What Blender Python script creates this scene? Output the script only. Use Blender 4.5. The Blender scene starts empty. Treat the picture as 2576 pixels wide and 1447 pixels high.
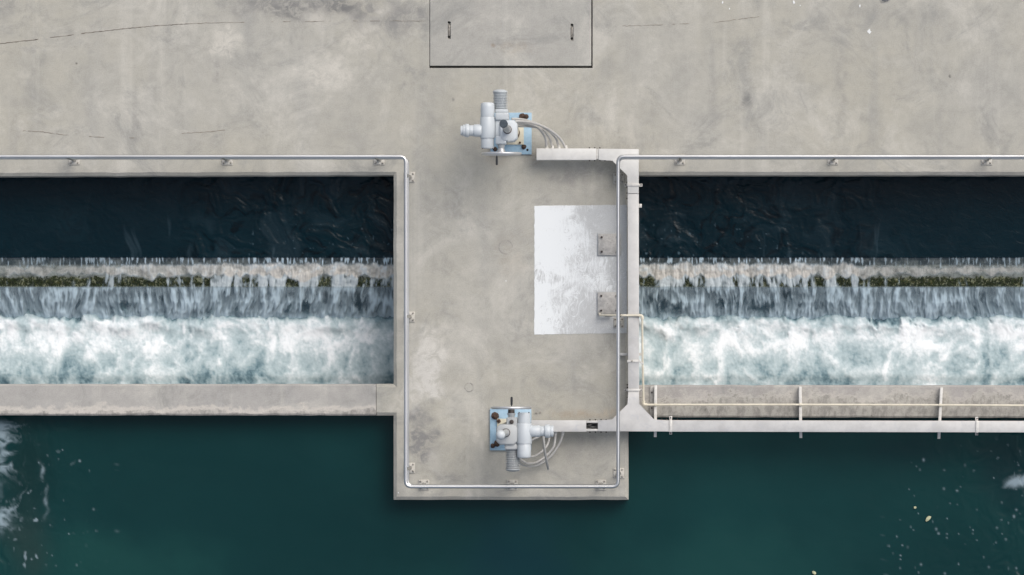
import bpy, bmesh, math, random
import numpy as np
from mathutils import Vector, Matrix

# ------------------------------------------------------------------ camera, sky, sun, exposure
scene = bpy.context.scene
COL = scene.collection
U = 0.0042            # metres per measuring unit at deck level (the view is 2576 units wide)
H = 62.0              # flying height of the camera above the deck
VX, VY = 1680.0, 920.0  # the point straight below the camera
W_M = 2576 * U

cam_d = bpy.data.cameras.new('camera')
cam = bpy.data.objects.new('camera', cam_d)
COL.objects.link(cam)
cam.location = (0, 0, H)
cam_d.sensor_width = 36.0
cam_d.lens = 36.0 * H / W_M
cam_d.shift_x = (1288 - VX) / 2576
cam_d.shift_y = -(723.5 - VY) / 2576
cam_d.clip_start = 1.0
cam_d.clip_end = 2000.0
scene.camera = cam

SUN_EL, SUN_AZ = math.radians(50), math.radians(38)   # azimuth from +Y towards +X
world = bpy.data.worlds.new('World')
scene.world = world
world.use_nodes = True
wn = world.node_tree
wn.nodes.clear()
sky = wn.nodes.new('ShaderNodeTexSky')
sky.sky_type = 'NISHITA'
sky.sun_disc = False
sky.sun_elevation = SUN_EL
sky.sun_rotation = SUN_AZ
sky.dust_density = 4.0
sky.air_density = 1.0
sky.ozone_density = 1.0
hsv = wn.nodes.new('ShaderNodeHueSaturation')      # thin high cloud: a paler sky
hsv.inputs['Saturation'].default_value = 0.55
bg = wn.nodes.new('ShaderNodeBackground')
bg.inputs['Strength'].default_value = 0.12
wo = wn.nodes.new('ShaderNodeOutputWorld')
wn.links.new(sky.outputs[0], hsv.inputs['Color'])
wn.links.new(hsv.outputs[0], bg.inputs['Color'])
wn.links.new(bg.outputs[0], wo.inputs['Surface'])

sun_d = bpy.data.lights.new('sun', 'SUN')
sun_d.energy = 1.0
sun_d.angle = math.radians(45)
sun_d.color = (1.0, 0.96, 0.91)
sun = bpy.data.objects.new('sun', sun_d)
COL.objects.link(sun)
sd = Vector((math.cos(SUN_EL) * math.sin(SUN_AZ), math.cos(SUN_EL) * math.cos(SUN_AZ), math.sin(SUN_EL)))
sun.rotation_euler = (-sd).to_track_quat('-Z', 'Y').to_euler()
sun.location = sd * 30

scene.view_settings.view_transform = 'Standard'
scene.view_settings.look = 'None'
scene.view_settings.gamma = 1.0
scene.view_settings.use_curve_mapping = False
scene.view_settings.exposure = 0.40
scene.render.engine = 'CYCLES'
scene.cycles.transparent_max_bounces = 16
scene.cycles.max_bounces = 6

random.seed(7)
rng = np.random.default_rng(11)

# ------------------------------------------------------------------ measuring helpers
def P(px, py, z=0.0):
    s = U * (H - z) / H
    return Vector(((px - VX) * s, -(py - VY) * s, z))

def PX(px, z=0.0): return (px - VX) * U * (H - z) / H
def PY(py, z=0.0): return -(py - VY) * U * (H - z) / H

# ------------------------------------------------------------------ numpy noise
def _h(ix, iy, seed):
    n = (ix.astype(np.int64) * 374761393 + iy.astype(np.int64) * 668265263 + seed * 974634777) & 0xffffffff
    n = ((n ^ (n >> 13)) * 1274126177) & 0xffffffff
    n = n ^ (n >> 16)
    return n

def pn(x, y, seed=0):
    ix = np.floor(x); iy = np.floor(y)
    fx = x - ix; fy = y - iy
    u = fx * fx * fx * (fx * (fx * 6 - 15) + 10)
    v = fy * fy * fy * (fy * (fy * 6 - 15) + 10)
    def g(dx, dy):
        a = _h(ix + dx, iy + dy, seed) * (2 * math.pi / 4294967296.0)
        return np.cos(a) * (fx - dx) + np.sin(a) * (fy - dy)
    a = g(0, 0) * (1 - u) + g(1, 0) * u
    b = g(0, 1) * (1 - u) + g(1, 1) * u
    return (a * (1 - v) + b * v) * 1.45

def fbm(x, y, o=4, seed=0, gain=0.5):
    t = 0; a = 1.0; s = 0
    for k in range(o):
        t = t + a * pn(x * 2 ** k + 17.3 * k, y * 2 ** k - 9.1 * k, seed + k)
        s += a; a *= gain
    return t / s * 1.35

def ridged(x, y, o=4, seed=0, gain=0.5):
    t = 0; a = 1.0; s = 0
    for k in range(o):
        t = t + a * (1 - np.abs(pn(x * 2 ** k + 7.7 * k, y * 2 ** k + 3.1 * k, seed + k)) * 1.6)
        s += a; a *= gain
    return t / s

def worley(x, y, seed=0):
    """distances to the nearest and second nearest scattered point"""
    ix = np.floor(x); iy = np.floor(y)
    f1 = np.full(x.shape, 9.0); f2 = np.full(x.shape, 9.0)
    for dx in (-1, 0, 1):
        for dy in (-1, 0, 1):
            h = _h(ix + dx, iy + dy, seed)
            qx = ix + dx + (h & 0xffff) / 65536.0; qy = iy + dy + ((h >> 16) & 0xffff) / 65536.0
            d = np.hypot(x - qx, y - qy)
            f2 = np.minimum(f2, np.maximum(f1, d)); f1 = np.minimum(f1, d)
    return f1, f2

def sstep(a, b, x):
    t = np.clip((x - a) / (b - a), 0, 1)
    return t * t * (3 - 2 * t)

# ------------------------------------------------------------------ material helpers
class NT:
    def __init__(self, name):
        self.mat = bpy.data.materials.new(name)
        self.mat.use_nodes = True
        self.t = self.mat.node_tree
        self.t.nodes.clear()
        self.out = self.t.nodes.new('ShaderNodeOutputMaterial')
    def set(self, sock, v):
        if isinstance(v, bpy.types.NodeSocket): self.t.links.new(v, sock)
        elif isinstance(v, (tuple, list)) and len(v) == 3 and sock.type == 'RGBA': sock.default_value = (*v, 1)
        else: sock.default_value = v
    def n(self, typ, ins={}, **props):
        nd = self.t.nodes.new(typ)
        for k, v in props.items(): setattr(nd, k, v)
        for k, v in ins.items(): self.set(nd.inputs[k], v)
        return nd
    def pos(self): return self.n('ShaderNodeNewGeometry').outputs['Position']
    def math(self, op, a, b=0.0, clamp=False):
        return self.n('ShaderNodeMath', {0: a, 1: b}, operation=op, use_clamp=clamp).outputs[0]
    def vmath(self, op, a, b=(0, 0, 0)):
        nd = self.n('ShaderNodeVectorMath', {0: a, 1: b}, operation=op)
        return nd.outputs['Value'] if op == 'LENGTH' else nd.outputs[0]
    def noise(self, vec, scale, detail=4, rough=0.55, dist=0.0):
        return self.n('ShaderNodeTexNoise', {'Vector': vec, 'Scale': scale, 'Detail': detail, 'Roughness': rough, 'Distortion': dist}).outputs[0]
    def noisec(self, vec, scale, detail=3):
        return self.n('ShaderNodeTexNoise', {'Vector': vec, 'Scale': scale, 'Detail': detail}).outputs['Color']
    def rng(self, v, a, b, c=0.0, d=1.0):
        return self.n('ShaderNodeMapRange', {0: v, 1: a, 2: b, 3: c, 4: d}, interpolation_type='SMOOTHSTEP').outputs[0]
    def mix(self, f, a, b, mode='MIX'):
        return self.n('ShaderNodeMix', {0: f, 6: a, 7: b}, data_type='RGBA', blend_type=mode).outputs[2]
    def attr(self, name): return self.n('ShaderNodeAttribute', attribute_name=name).outputs['Fac']
    def scale(self, vec, s): return self.vmath('MULTIPLY', vec, s)
    def bump(self, h, strength=0.3, dist=0.01):
        return self.n('ShaderNodeBump', {'Height': h, 'Strength': strength, 'Distance': dist}).outputs[0]
    def bsdf(self, col, rough=0.6, metal=0.0, normal=None, **kw):
        ins = {'Base Color': col, 'Roughness': rough, 'Metallic': metal}
        if normal is not None: ins['Normal'] = normal
        for k, v in kw.items(): ins[k.replace('_', ' ')] = v
        return self.n('ShaderNodeBsdfPrincipled', ins).outputs[0]
    def done(self, shader):
        self.t.links.new(shader, self.out.inputs['Surface'])
        return self.mat

def blob(m, pos, warp, px, py, rx, ry, fbreak=None, lo=0.0):
    """soft irregular patch round a measured point; 1 in its middle"""
    c = P(px, py)
    q = m.vmath('SUBTRACT', pos, (c.x, c.y, 0))
    q = m.vmath('MULTIPLY', q, (1 / (rx * U), 1 / (ry * U), 0))
    q = m.vmath('ADD', q, warp)
    d = m.vmath('LENGTH', q)
    return m.rng(d, 1.0, 0.15)

DK = (0.16, 0.16, 0.155); DG = (0.23, 0.225, 0.215); LT = (0.58, 0.55, 0.485); WM = (0.36, 0.29, 0.21); BR = (0.25, 0.20, 0.15)
def concrete(name, a, b, c, blobs=(), rings=(), bands=None, speck=True):
    m = NT(name)
    p = m.pos()
    n1 = m.noise(p, 0.55, 5, 0.6)
    n2 = m.noise(p, 2.6, 6, 0.62, 0.4)
    n3 = m.noise(p, 11, 6, 0.65)
    n4 = m.noise(p, 90, 3, 0.7)
    stre = m.noise(m.scale(p, (2.4, 0.22, 1)), 1.0, 5, 0.6)
    col = m.mix(m.rng(n1, 0.3, 0.7), a, b)
    col = m.mix(m.math('MULTIPLY', m.rng(n2, 0.42, 0.72), 0.55), col, c)
    col = m.mix(m.math('MULTIPLY', m.rng(stre, 0.52, 0.74), 0.30), col, (c[0] * .8, c[1] * .83, c[2] * .9))
    pale = m.noise(m.vmath('ADD', m.scale(p, (3.1, .16, 1)), (4.0, 2.0, 0)), 1.0, 6, 0.66)
    col = m.mix(m.rng(pale, .53, .72, 0, .42), col, (LT[0] * .93, LT[1] * .94, LT[2] * .95))
    cld = m.noise(p, 1.15, 8, 0.74, 0.9)
    col = m.mix(m.rng(cld, .47, .68, 0, .62), col, (LT[0] * .92, LT[1] * .93, LT[2] * .94))
    cld2 = m.noise(m.vmath('ADD', p, (13.0, 7.0, 0)), 1.5, 9, 0.76, 1.2)
    col = m.mix(m.rng(cld2, .49, .70, 0, .70), col, (.27, .268, .25))
    wc = m.noisec(p, 5.0, 6)
    warp = m.vmath('MULTIPLY', m.vmath('SUBTRACT', wc, (.5, .5, .5)), (1.7, 1.7, 0))
    mott = m.noise(p, 8.0, 8, 0.68, 1.2)
    for (px, py, rx, ry, s, cc) in blobs:
        f = blob(m, p, warp, px, py, rx, ry)
        f = m.math('MULTIPLY', f, m.rng(mott, 0.38, 0.58, 0.25, 1.0))
        col = m.mix(m.math('MULTIPLY', f, s), col, cc)
    for (px, py, r, w, s, cc) in rings:
        cpt = P(px, py)
        d = m.vmath('LENGTH', m.vmath('MULTIPLY', m.vmath('SUBTRACT', p, (cpt.x, cpt.y, 0)), (1, 1, 0)))
        f = m.rng(m.math('ABSOLUTE', m.math('SUBTRACT', d, r * U)), w * U, 0.0)
        f = m.math('MULTIPLY', f, m.rng(n3, .4, .6, .15, 1.0))
        col = m.mix(m.math('MULTIPLY', f, s), col, cc)
    if bands: col = bands(m, p, col)
    col = m.mix(1.0, col, m.n('ShaderNodeCombineColor', {0: m.rng(n3, .2, .8, .93, 1.06), 1: m.rng(n3, .2, .8, .93, 1.06), 2: m.rng(n3, .2, .8, .93, 1.06)}).outputs[0], 'MULTIPLY')
    col = m.mix(1.0, col, m.n('ShaderNodeCombineColor', {0: m.rng(n4, .25, .75, .9, 1.08), 1: m.rng(n4, .25, .75, .9, 1.08), 2: m.rng(n4, .25, .75, .9, 1.08)}).outputs[0], 'MULTIPLY')
    if speck:
        vor = m.n('ShaderNodeTexVoronoi', {'Vector': p, 'Scale': 9.0}).outputs['Distance']
        sp = m.math('MULTIPLY', m.rng(vor, 0.05, 0.02), m.rng(m.noise(p, 3.3, 2), 0.5, 0.6))
        col = m.mix(m.math('MULTIPLY', sp, 0.45), col, (0.08, 0.075, 0.07))
    hgt = m.math('ADD', m.math('MULTIPLY', n3, 0.6), m.math('MULTIPLY', n4, 0.35))
    return m.done(m.bsdf(col, m.rng(n2, .3, .7, .78, .93), 0, m.bump(hgt, 0.28, 0.006), Specular_IOR_Level=0.3))

deck_blobs = [
    (770, 12, 230, 62, 1.0, DG), (970, 45, 200, 55, .8, DG), (860, 20, 70, 30, .8, DK), (720, 30, 90, 30, .7, DK), (620, 20, 90, 40, .35, DG), (0, 15, 60, 55, .6, DG),
    (565, 105, 60, 70, .75, LT), (820, 185, 110, 80, .6, LT), (900, 90, 90, 70, .55, LT), (800, 45, 60, 40, .6, LT), (960, 30, 50, 30, .6, LT), (590, 240, 50, 60, .3, LT), (60, 190, 26, 40, .35, LT),
    (1062, 1115, 64, 100, 1.15, DG), (1045, 1035, 34, 30, 1.3, DG), (1130, 1200, 90, 34, .4, DG), (1090, 1150, 26, 50, .5, LT),
    (1080, 905, 62, 135, 1.1, (.56, .54, .495)), (1060, 970, 60, 70, .8, (.56, .54, .495)), (1110, 860, 70, 70, .35, LT), (1010, 1010, 50, 40, .5, LT),
    (1878, 248, 20, 34, .7, DK), (1440, 440, 100, 40, .55, DG), (1545, 420, 30, 50, .4, DG),  # grey patch by the upper trunking: stain plus its soft shadow, painted in
    (1795, 250, 20, 130, .28, DG), (2115, 180, 30, 180, .26, DG), (2480, 250, 60, 260, .22, DG), (340, 290, 16, 150, .35, DG), (35, 330, 22, 120, .30, DG),
    (545, 180, 14, 50, .4, DG), (1590, 330, 40, 80, .35, LT), (1590, 245, 60, 50, .25, LT), (1605, 388, 26, 30, .55, LT),
    (1460, 1042, 90, 22, .55, WM), (1545, 1040, 50, 24, .45, (0.5, .41, .31)), (1345, 395, 36, 40, .45, BR), (1250, 400, 60, 30, .35, WM),
    (1380, 350, 30, 40, .35, DG), (1235, 345, 40, 60, .22, WM), (2228, 2, 18, 10, 1.0, (.05, .055, .07)), (1195, 1095, 14, 45, .5, LT), (1212, 1120, 10, 20, .5, LT),
    (1545, 900, 18, 130, .3, DG), (1480, 1130, 80, 40, .25, DG), (1140, 252, 6, 8, 1, DK), (2390, 192, 5, 6, 1.3, (.02, .02, .02)), (192, 160, 4, 4, 1.2, (.03, .03, .03)),
    (1420, 600, 30, 30, .1, DG), (1000, 530, 10, 150, .3, LT), (1290, 640, 60, 80, .16, WM)]
deck_rings = [(1180, 975, 10.5, 2.6, 1.0, DK), (1272, 622, 17, 3.0, .7, DG)]
M_DECK = concrete('deck_concrete', (0.415, 0.394, 0.334), (0.408, 0.394, 0.352), (0.325, 0.317, 0.288), deck_blobs, deck_rings)
M_HATCH = concrete('hatch_concrete', (0.39, 0.38, 0.345), (0.385, 0.37, 0.335), (0.35, 0.34, 0.31),
                   [(1290, 120, 60, 30, .25, WM), (1240, 115, 8, 8, .8, BR)])

def beam_bands(dark):
    def f(m, p, col):
        xy = m.n('ShaderNodeSeparateXYZ', {0: p})
        wob = m.noise(m.scale(p, (1.5, 2.0, 1)), 2.4, 9, 0.72, .15)
        y0 = PY(1032 if not dark else 1000)
        d = m.math('ADD', m.math('SUBTRACT', y0, xy.outputs[1]), m.math('MULTIPLY', m.math('SUBTRACT', wob, .5), .36 if not dark else .75))
        # d > 0 below the tide mark
        cream = m.math('MULTIPLY', m.rng(d, -.055, -.012), m.rng(d, .03, .005))
        col = m.mix(m.math('MULTIPLY', cream, .75 if not dark else .35), col, (.56, .52, .46))
        pat = m.noise(m.scale(p, (1.6, .8, 1)), 7, 9, .76, .2)
        lowc = m.mix(m.rng(pat, .4, .58), (.25, .237, .215) if not dark else (.25, .24, .215), (.46, .43, .385) if not dark else (.42, .40, .355))
        col = m.mix(m.math('MULTIPLY', m.rng(d, 0.0, .025), .8), col, lowc)
        if dark:
            blk = m.math('MULTIPLY', m.rng(m.noise(m.scale(p, (1, .8, 1)), 10, 8, .78, .4), .60, .70), m.rng(d, -.02, .04))
            col = m.mix(m.math('MULTIPLY', blk, .7), col, (.07, .065, .06))
        return col
    return f
M_BEAM_L = concrete('wall_concrete_pale', (0.400, 0.382, 0.352), (0.380, 0.366, 0.342), (0.340, 0.329, 0.308), bands=beam_bands(False))
M_BEAM_R = concrete('wall_concrete_stained', (0.39, 0.365, 0.335), (0.36, 0.34, 0.32), (0.30, 0.285, 0.265), bands=beam_bands(True))

def simple(name, col, rough=.5, metal=0.0, var=.12, scale=12, bump=0.0, dirt=None, dirt_amt=.4, coat=0.0):
    m = NT(name); p = m.pos()
    n = m.noise(p, scale, 6, .6)
    c = m.mix(m.rng(n, .25, .75), tuple(v * (1 - var) for v in col), tuple(min(1, v * (1 + var)) for v in col))
    if dirt:
        c = m.mix(m.math('MULTIPLY', m.rng(m.noise(p, scale * 1.7, 7, .7, .6), .52, .72), dirt_amt), c, dirt)
    nr = m.bump(m.noise(p, scale * 6, 4), bump, .003) if bump else None
    return m.done(m.bsdf(c, m.rng(n, .2, .8, max(.03, rough - .07), rough + .07), metal, nr, Coat_Weight=coat))

def rail_mat():
    m = NT('galvanised_pipe'); p = m.pos()
    c = m.mix(m.rng(m.noise(p, 1.3, 3, .5), .35, .7), (.66, .66, .655), (.57, .565, .55))
    c = m.mix(m.math('MULTIPLY', m.rng(m.noise(p, 26, 5, .7), .66, .74), .5), c, (.36, .30, .22))      # odd rust freckles
    return m.done(m.bsdf(c, .34, 1.0))
M_RAIL = rail_mat()
M_PLATE = simple('galvanised_plate', (.50, .48, .43), .6, .25, .16, 30, .15, (.33, .26, .18), .4)
M_STEEL_OLD = simple('weathered_steel_plate', (.45, .435, .41), .6, .3, .2, 26, .2, (.22, .21, .195), .8)
M_TRAY = simple('trunking_zinc', (.56, .55, .53), .55, .15, .10, 7, .08, (.47, .475, .49), .7)
M_TRAY_W = simple('trunking_zinc_pale', (.62, .61, .58), .55, .1, .07, 8, .08, (.52, .50, .46), .5)
M_STRAP = simple('strap_steel', (.60, .585, .55), .5, .2, .1, 25, .1, (.4, .36, .3), .35)
M_PVC = simple('cream_pipe', (.66, .61, .49), .45, 0, .1, 14, .05, (.42, .36, .26), .35)
M_WHITE = simple('white_enamel', (.535, .57, .59), .36, 0, .03, 6, .04, (.40, .40, .375), .38)
M_GREYP = simple('grey_enamel', (.43, .445, .445), .45, 0, .05, 10, .06, (.42, .41, .38), .35)
M_MOTOR = simple('motor_enamel', (.47, .50, .515), .42, 0, .05, 10, .06, (.36, .37, .36), .4)
M_SEAM = simple('seam_gasket', (.16, .175, .185), .7, 0, .2, 30)
M_ALU = simple('cast_aluminium', (.62, .62, .62), .38, .7, .06, 14, .05, (.45, .44, .42), .35)
M_BLACK = simple('black_rubber', (.018, .02, .023), .5, 0, .2, 30)
M_CAP = simple('dark_plastic_cap', (.045, .06, .075), .4, 0, .2, 40, .1, (.12, .14, .16), .5)
M_CABLE = simple('grey_cable', (.43, .42, .40), .5, 0, .08, 20, .05, (.33, .31, .29), .4)
M_CABLE_D = simple('dark_grey_cable', (.30, .30, .295), .5, 0, .08, 20)
M_CREAM = simple('cream_paint', (.58, .54, .42), .5, 0, .08, 14, .05, (.33, .22, .12), .35)
M_RUST = simple('rust', (.075, .045, .032), .9, 0, .45, 60, .5, (.03, .02, .016), .6)
M_CRACK = simple('crack_dirt', (.10, .078, .06), .95, 0, .3, 20)
M_CRACK_F = simple('faint_crack', (.21, .18, .145), .95, 0, .3, 20)
M_VOID = simple('dark_recess', (.012, .013, .014), .8, 0, .2, 20)
M_BOLT = simple('dull_bolt', (.30, .28, .25), .5, .5, .2, 60, .1, (.12, .09, .06), .5)
M_BOLT_D = simple('dark_bolt', (.06, .05, .045), .6, .3, .3, 60)
M_SPLAT = simple('white_dropping', (.72, .73, .72), .8, 0, .06, 30)
M_LEAF = simple('pale_leaf', (.44, .45, .28), .6, 0, .25, 40)

def blue_plate_mat():
    m = NT('blue_plate_paint'); p = m.pos()
    n = m.noise(p, 9, 6, .65)
    c = m.mix(m.rng(n, .3, .7), (.25, .39, .50), (.35, .50, .61))
    r = m.rng(m.noise(p, 22, 7, .75, .8), .66, .72)
    c = m.mix(m.math('MULTIPLY', r, .8), c, (.13, .07, .045))
    return m.done(m.bsdf(c, .5, 0, m.bump(n, .1, .004)))
M_BLUE = blue_plate_mat()

def paint_patch_mat():
    m = NT('white_brushed_paint'); p = m.pos()
    x0, y0 = P(1344, 518).x, P(1344, 518).y
    xy = m.n('ShaderNodeSeparateXYZ', {0: p})
    u = m.math('DIVIDE', m.math('SUBTRACT', xy.outputs[0], x0), 233 * U)      # 0 left edge .. 1 right edge
    wide = m.noise(p, 1.7, 4, .6, .5)
    ang = m.n('ShaderNodeVectorRotate', {'Vector': p, 'Angle': m.rng(m.noise(p, 1.9, 1), .3, .7, -1.6, 1.6)}, rotation_type='Z_AXIS').outputs[0]
    st = m.noise(m.scale(ang, (3.5, 22, 1)), 2.2, 6, .65, 1.4)
    st2 = m.noise(m.scale(p, (9, 2.2, 1)), 2.4, 6, .65, 2.2)
    wear = m.math('ADD', m.math('MULTIPLY', u, .34), m.math('MULTIPLY', wide, .85))
    f = m.math('ADD', m.math('MULTIPLY', m.math('ADD', m.math('MULTIPLY', st, .6), m.math('MULTIPLY', st2, .4)), .9), wear)
    worn = m.rng(f, .97, 1.13)
    c = m.mix(worn, (.75, .772, .77), (.45, .456, .45))
    fine = m.noise(m.scale(ang, (4, 30, 1)), 6, 5, .7, 1.5)
    c = m.mix(m.math('MULTIPLY', m.rng(fine, .5, .62), m.math('MULTIPLY', worn, .6)), c, (.74, .765, .77))
    edge = m.rng(m.noise(p, 26, 6, .7), .62, .72)
    c = m.mix(m.math('MULTIPLY', edge, .35), c, (.44, .43, .41))
    return m.done(m.bsdf(c, .6, 0, m.bump(st, .2, .003)))
M_PATCH = paint_patch_mat()

# --- water materials
def water_mat(name, c1, c2, scale, rip, foamcol=(.62, .70, .74), blobs=(), rough=.12):
    m = NT(name); p = m.pos()
    n = m.noise(p, scale, 4, .55, .6)
    c = m.mix(m.rng(n, .3, .7), c1, c2)
    wc = m.noisec(p, 1.6, 4)
    warp = m.vmath('MULTIPLY', m.vmath('SUBTRACT', wc, (.5, .5, .5)), (1.2, 1.2, 0))
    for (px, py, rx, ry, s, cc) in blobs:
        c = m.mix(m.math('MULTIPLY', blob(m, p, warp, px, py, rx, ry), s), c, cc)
    f = m.attr('foam')
    c = m.mix(m.math('MULTIPLY', m.attr('clear'), .8), c, (c1[0] * .2, c1[1] * .25, c1[2] * .3))  # dark ripple reflections, painted into the water colour
    c = m.mix(f, c, foamcol)
    h = m.noise(m.scale(p, (1, 1.6, 1)), rip[0], 5, .6, .8)
    return m.done(m.bsdf(c, m.math('ADD', rough, m.math('MULTIPLY', f, .6)), 0, m.bump(h, rip[1], rip[2]), IOR=1.33, Specular_IOR_Level=0.30))

def foam_mat():
    m = NT('churned_foam'); p = m.pos()
    f = m.attr('foam')
    c = m.mix(m.rng(f, 0.0, .36), (.016, .055, .085), (.17, .265, .30))
    c = m.mix(m.rng(f, .22, .60), c, (.46, .555, .575))
    c = m.mix(m.rng(f, .52, .98), c, (.92, .95, .96))
    gn = m.bump(m.noise(p, 38, 5, .65), .14, .006)
    up = m.n('ShaderNodeMix', {0: .5, 4: gn, 5: (0.0, 0.0, 1.0)}, data_type='VECTOR').outputs[1]     # froth scatters, so its relief shades softly
    return m.done(m.bsdf(c, m.rng(f, 0, .6, .25, .85), 0, m.vmath('NORMALIZE', up), IOR=1.33))

def film_mat():
    m = NT('falling_water'); p = m.pos()
    f = m.attr('foam')
    tr = m.n('ShaderNodeBsdfTransparent', {'Color': (.80, .86, .88)}).outputs[0]
    gl = m.n('ShaderNodeBsdfGlossy', {'Color': (.95, .97, 1), 'Roughness': .10}).outputs[0]
    clear = m.n('ShaderNodeMixShader', {0: .014, 1: tr, 2: gl}).outputs[0]
    col = m.mix(m.attr('warm'), (.64, .79, .875), (.84, .80, .725))
    # a veil of drops scatters light from all round, not like a solid tilted sheet
    gn = m.n('ShaderNodeNewGeometry').outputs['Normal']
    up = m.n('ShaderNodeMix', {0: m.attr('spray'), 4: gn, 5: (0.0, -.15, 1.0)}, data_type='VECTOR').outputs[1]
    wh = m.bsdf(col, .85, 0, m.vmath('NORMALIZE', up), Specular_IOR_Level=.2)
    tl = m.n('ShaderNodeBsdfTranslucent', {'Color': col}).outputs[0]
    w2 = m.n('ShaderNodeMixShader', {0: .12, 1: wh, 2: tl}).outputs[0]
    return m.done(m.n('ShaderNodeMixShader', {0: f, 1: clear, 2: w2}).outputs[0])

def weir_mat():
    m = NT('algae_concrete'); p = m.pos()
    a = m.attr('algae')
    n = m.noise(p, 20, 7, .7, .5)
    con = m.mix(m.rng(m.noise(p, 9, 7, .72, .5), .38, .62), (.56, .52, .45), (.24, .225, .19))
    up = m.attr('crest')
    con = m.mix(up, con, m.mix(m.rng(m.noise(m.scale(p, (1, .5, 1)), 8, 7, .72), .42, .62), (.085, .098, .10), (.27, .265, .245)))
    alg = m.mix(m.rng(m.noise(p, 17, 6, .7), .42, .6), (.022, .030, .006), (.15, .13, .035))
    alg = m.mix(m.rng(m.noise(p, 16, 7, .75, .9), .49, .57), alg, (.48, .43, .25))
    return m.done(m.bsdf(m.mix(a, con, alg), .55, 0, m.bump(n, .5, .01)))

M_UP = water_mat('deep_blue_water', (.0009, .0095, .0150), (.0012, .0135, .0200), .5, (7, .25, .02), foamcol=(.10, .16, .20))
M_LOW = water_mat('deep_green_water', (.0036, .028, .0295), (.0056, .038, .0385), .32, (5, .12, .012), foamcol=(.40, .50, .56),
                  blobs=[(1290, 1400, 190, 160, .75, (.004, .027, .036)), (60, 1360, 90, 190, .55, (.022, .036, .033)), (60, 1180, 90, 120, .6, (.006, .022, .022)),  # first blob: shade of the pier in the water, put into the colour
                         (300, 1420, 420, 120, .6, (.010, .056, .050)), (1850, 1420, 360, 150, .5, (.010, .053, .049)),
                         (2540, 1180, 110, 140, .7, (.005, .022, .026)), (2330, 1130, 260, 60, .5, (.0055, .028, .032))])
M_FOAM = foam_mat()
M_FILM = film_mat()
M_WEIR = weir_mat()
M_ALGAE = simple('algae_strands', (.045, .055, .012), .7, 0, .6, 40, 0, (.14, .12, .05), .5)

# ------------------------------------------------------------------ object helpers
def tag(o, label=None, cat=None, group=None, kind=None):
    if label: o['label'] = label
    if cat: o['category'] = cat
    if group: o['group'] = group
    if kind: o['kind'] = kind
    return o

def thing(name, label, cat, loc, group=None):
    o = bpy.data.objects.new(name, None)
    COL.objects.link(o)
    o.empty_display_size = .1
    o.location = loc
    o['base'] = tuple(loc)
    del o['base']
    BASE[o.name] = Vector(loc)
    return tag(o, label, cat, group)
BASE = {}

def base_of(o):
    return BASE[o.name]

def link_mesh(name, me, mat, parent=None, loc=None):
    if mat is not None and not me.materials: me.materials.append(mat)
    o = bpy.data.objects.new(name, me)
    COL.objects.link(o)
    if parent is not None:
        o.parent = parent
        BASE[o.name] = base_of(parent)
    else:
        BASE[o.name] = Vector(loc) if loc is not None else Vector((0, 0, 0))
        o.location = BASE[o.name]
    return o

def obj(name, bm, mat, parent=None, loc=None, smooth=True, ang=38):
    """bm holds world coordinates; the object is placed at its thing's base"""
    b = base_of(parent) if parent is not None else (Vector(loc) if loc is not None else Vector((0, 0, 0)))
    if b.length > 0: bmesh.ops.translate(bm, verts=bm.verts, vec=-b)
    me = bpy.data.meshes.new(name)
    bmesh.ops.recalc_face_normals(bm, faces=bm.faces)
    bm.to_mesh(me); bm.free()
    if smooth:
        me.polygons.foreach_set('use_smooth', [True] * len(me.polygons))
        me.set_sharp_from_angle(angle=math.radians(ang))
    return link_mesh(name, me, mat, parent, loc)

def share(name, src, parent, off):
    """a piece sharing the mesh of src, shifted by off (world)"""
    o = bpy.data.objects.new(name, src.data)
    COL.objects.link(o)
    o.parent = parent
    o.location = off
    BASE[o.name] = base_of(parent)
    return o

def nb(): return bmesh.new()

def add_box(bm, x0, x1, y0, y1, z0, z1, bev=0.0, segs=2):
    r = bmesh.ops.create_cube(bm, size=1.0)
    vs = r['verts']
    for v in vs:
        v.co = Vector(((x0 + x1) / 2 + v.co.x * (x1 - x0), (y0 + y1) / 2 + v.co.y * (y1 - y0), (z0 + z1) / 2 + v.co.z * (z1 - z0)))
    if bev:
        es = list({e for v in vs for e in v.link_edges})
        bmesh.ops.bevel(bm, geom=es, offset=bev, segments=segs, affect='EDGES', profile=.5)
    return bm

def pbox(px0, px1, py0, py1, z0, z1, bev=0.0, bm=None, zr=None):
    """box whose top face spans the measured rectangle"""
    zr = z1 if zr is None else zr
    a, b = P(px0, py0, zr), P(px1, py1, zr)
    return add_box(bm or nb(), a.x, b.x, b.y, a.y, z0, z1, bev)

def prism(pts, z0, z1, bev=0.0, bm=None):
    bm = bm or nb()
    lo = [bm.verts.new((x, y, z0)) for x, y in pts]
    hi = [bm.verts.new((x, y, z1)) for x, y in pts]
    n = len(pts)
    top = bm.faces.new(hi); bm.faces.new(lo[::-1])
    for i in range(n):
        bm.faces.new((lo[i], lo[(i + 1) % n], hi[(i + 1) % n], hi[i]))
    if bev:
        bmesh.ops.bevel(bm, geom=list(top.edges), offset=bev, segments=2, affect='EDGES', profile=.5)
    return bm

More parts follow.
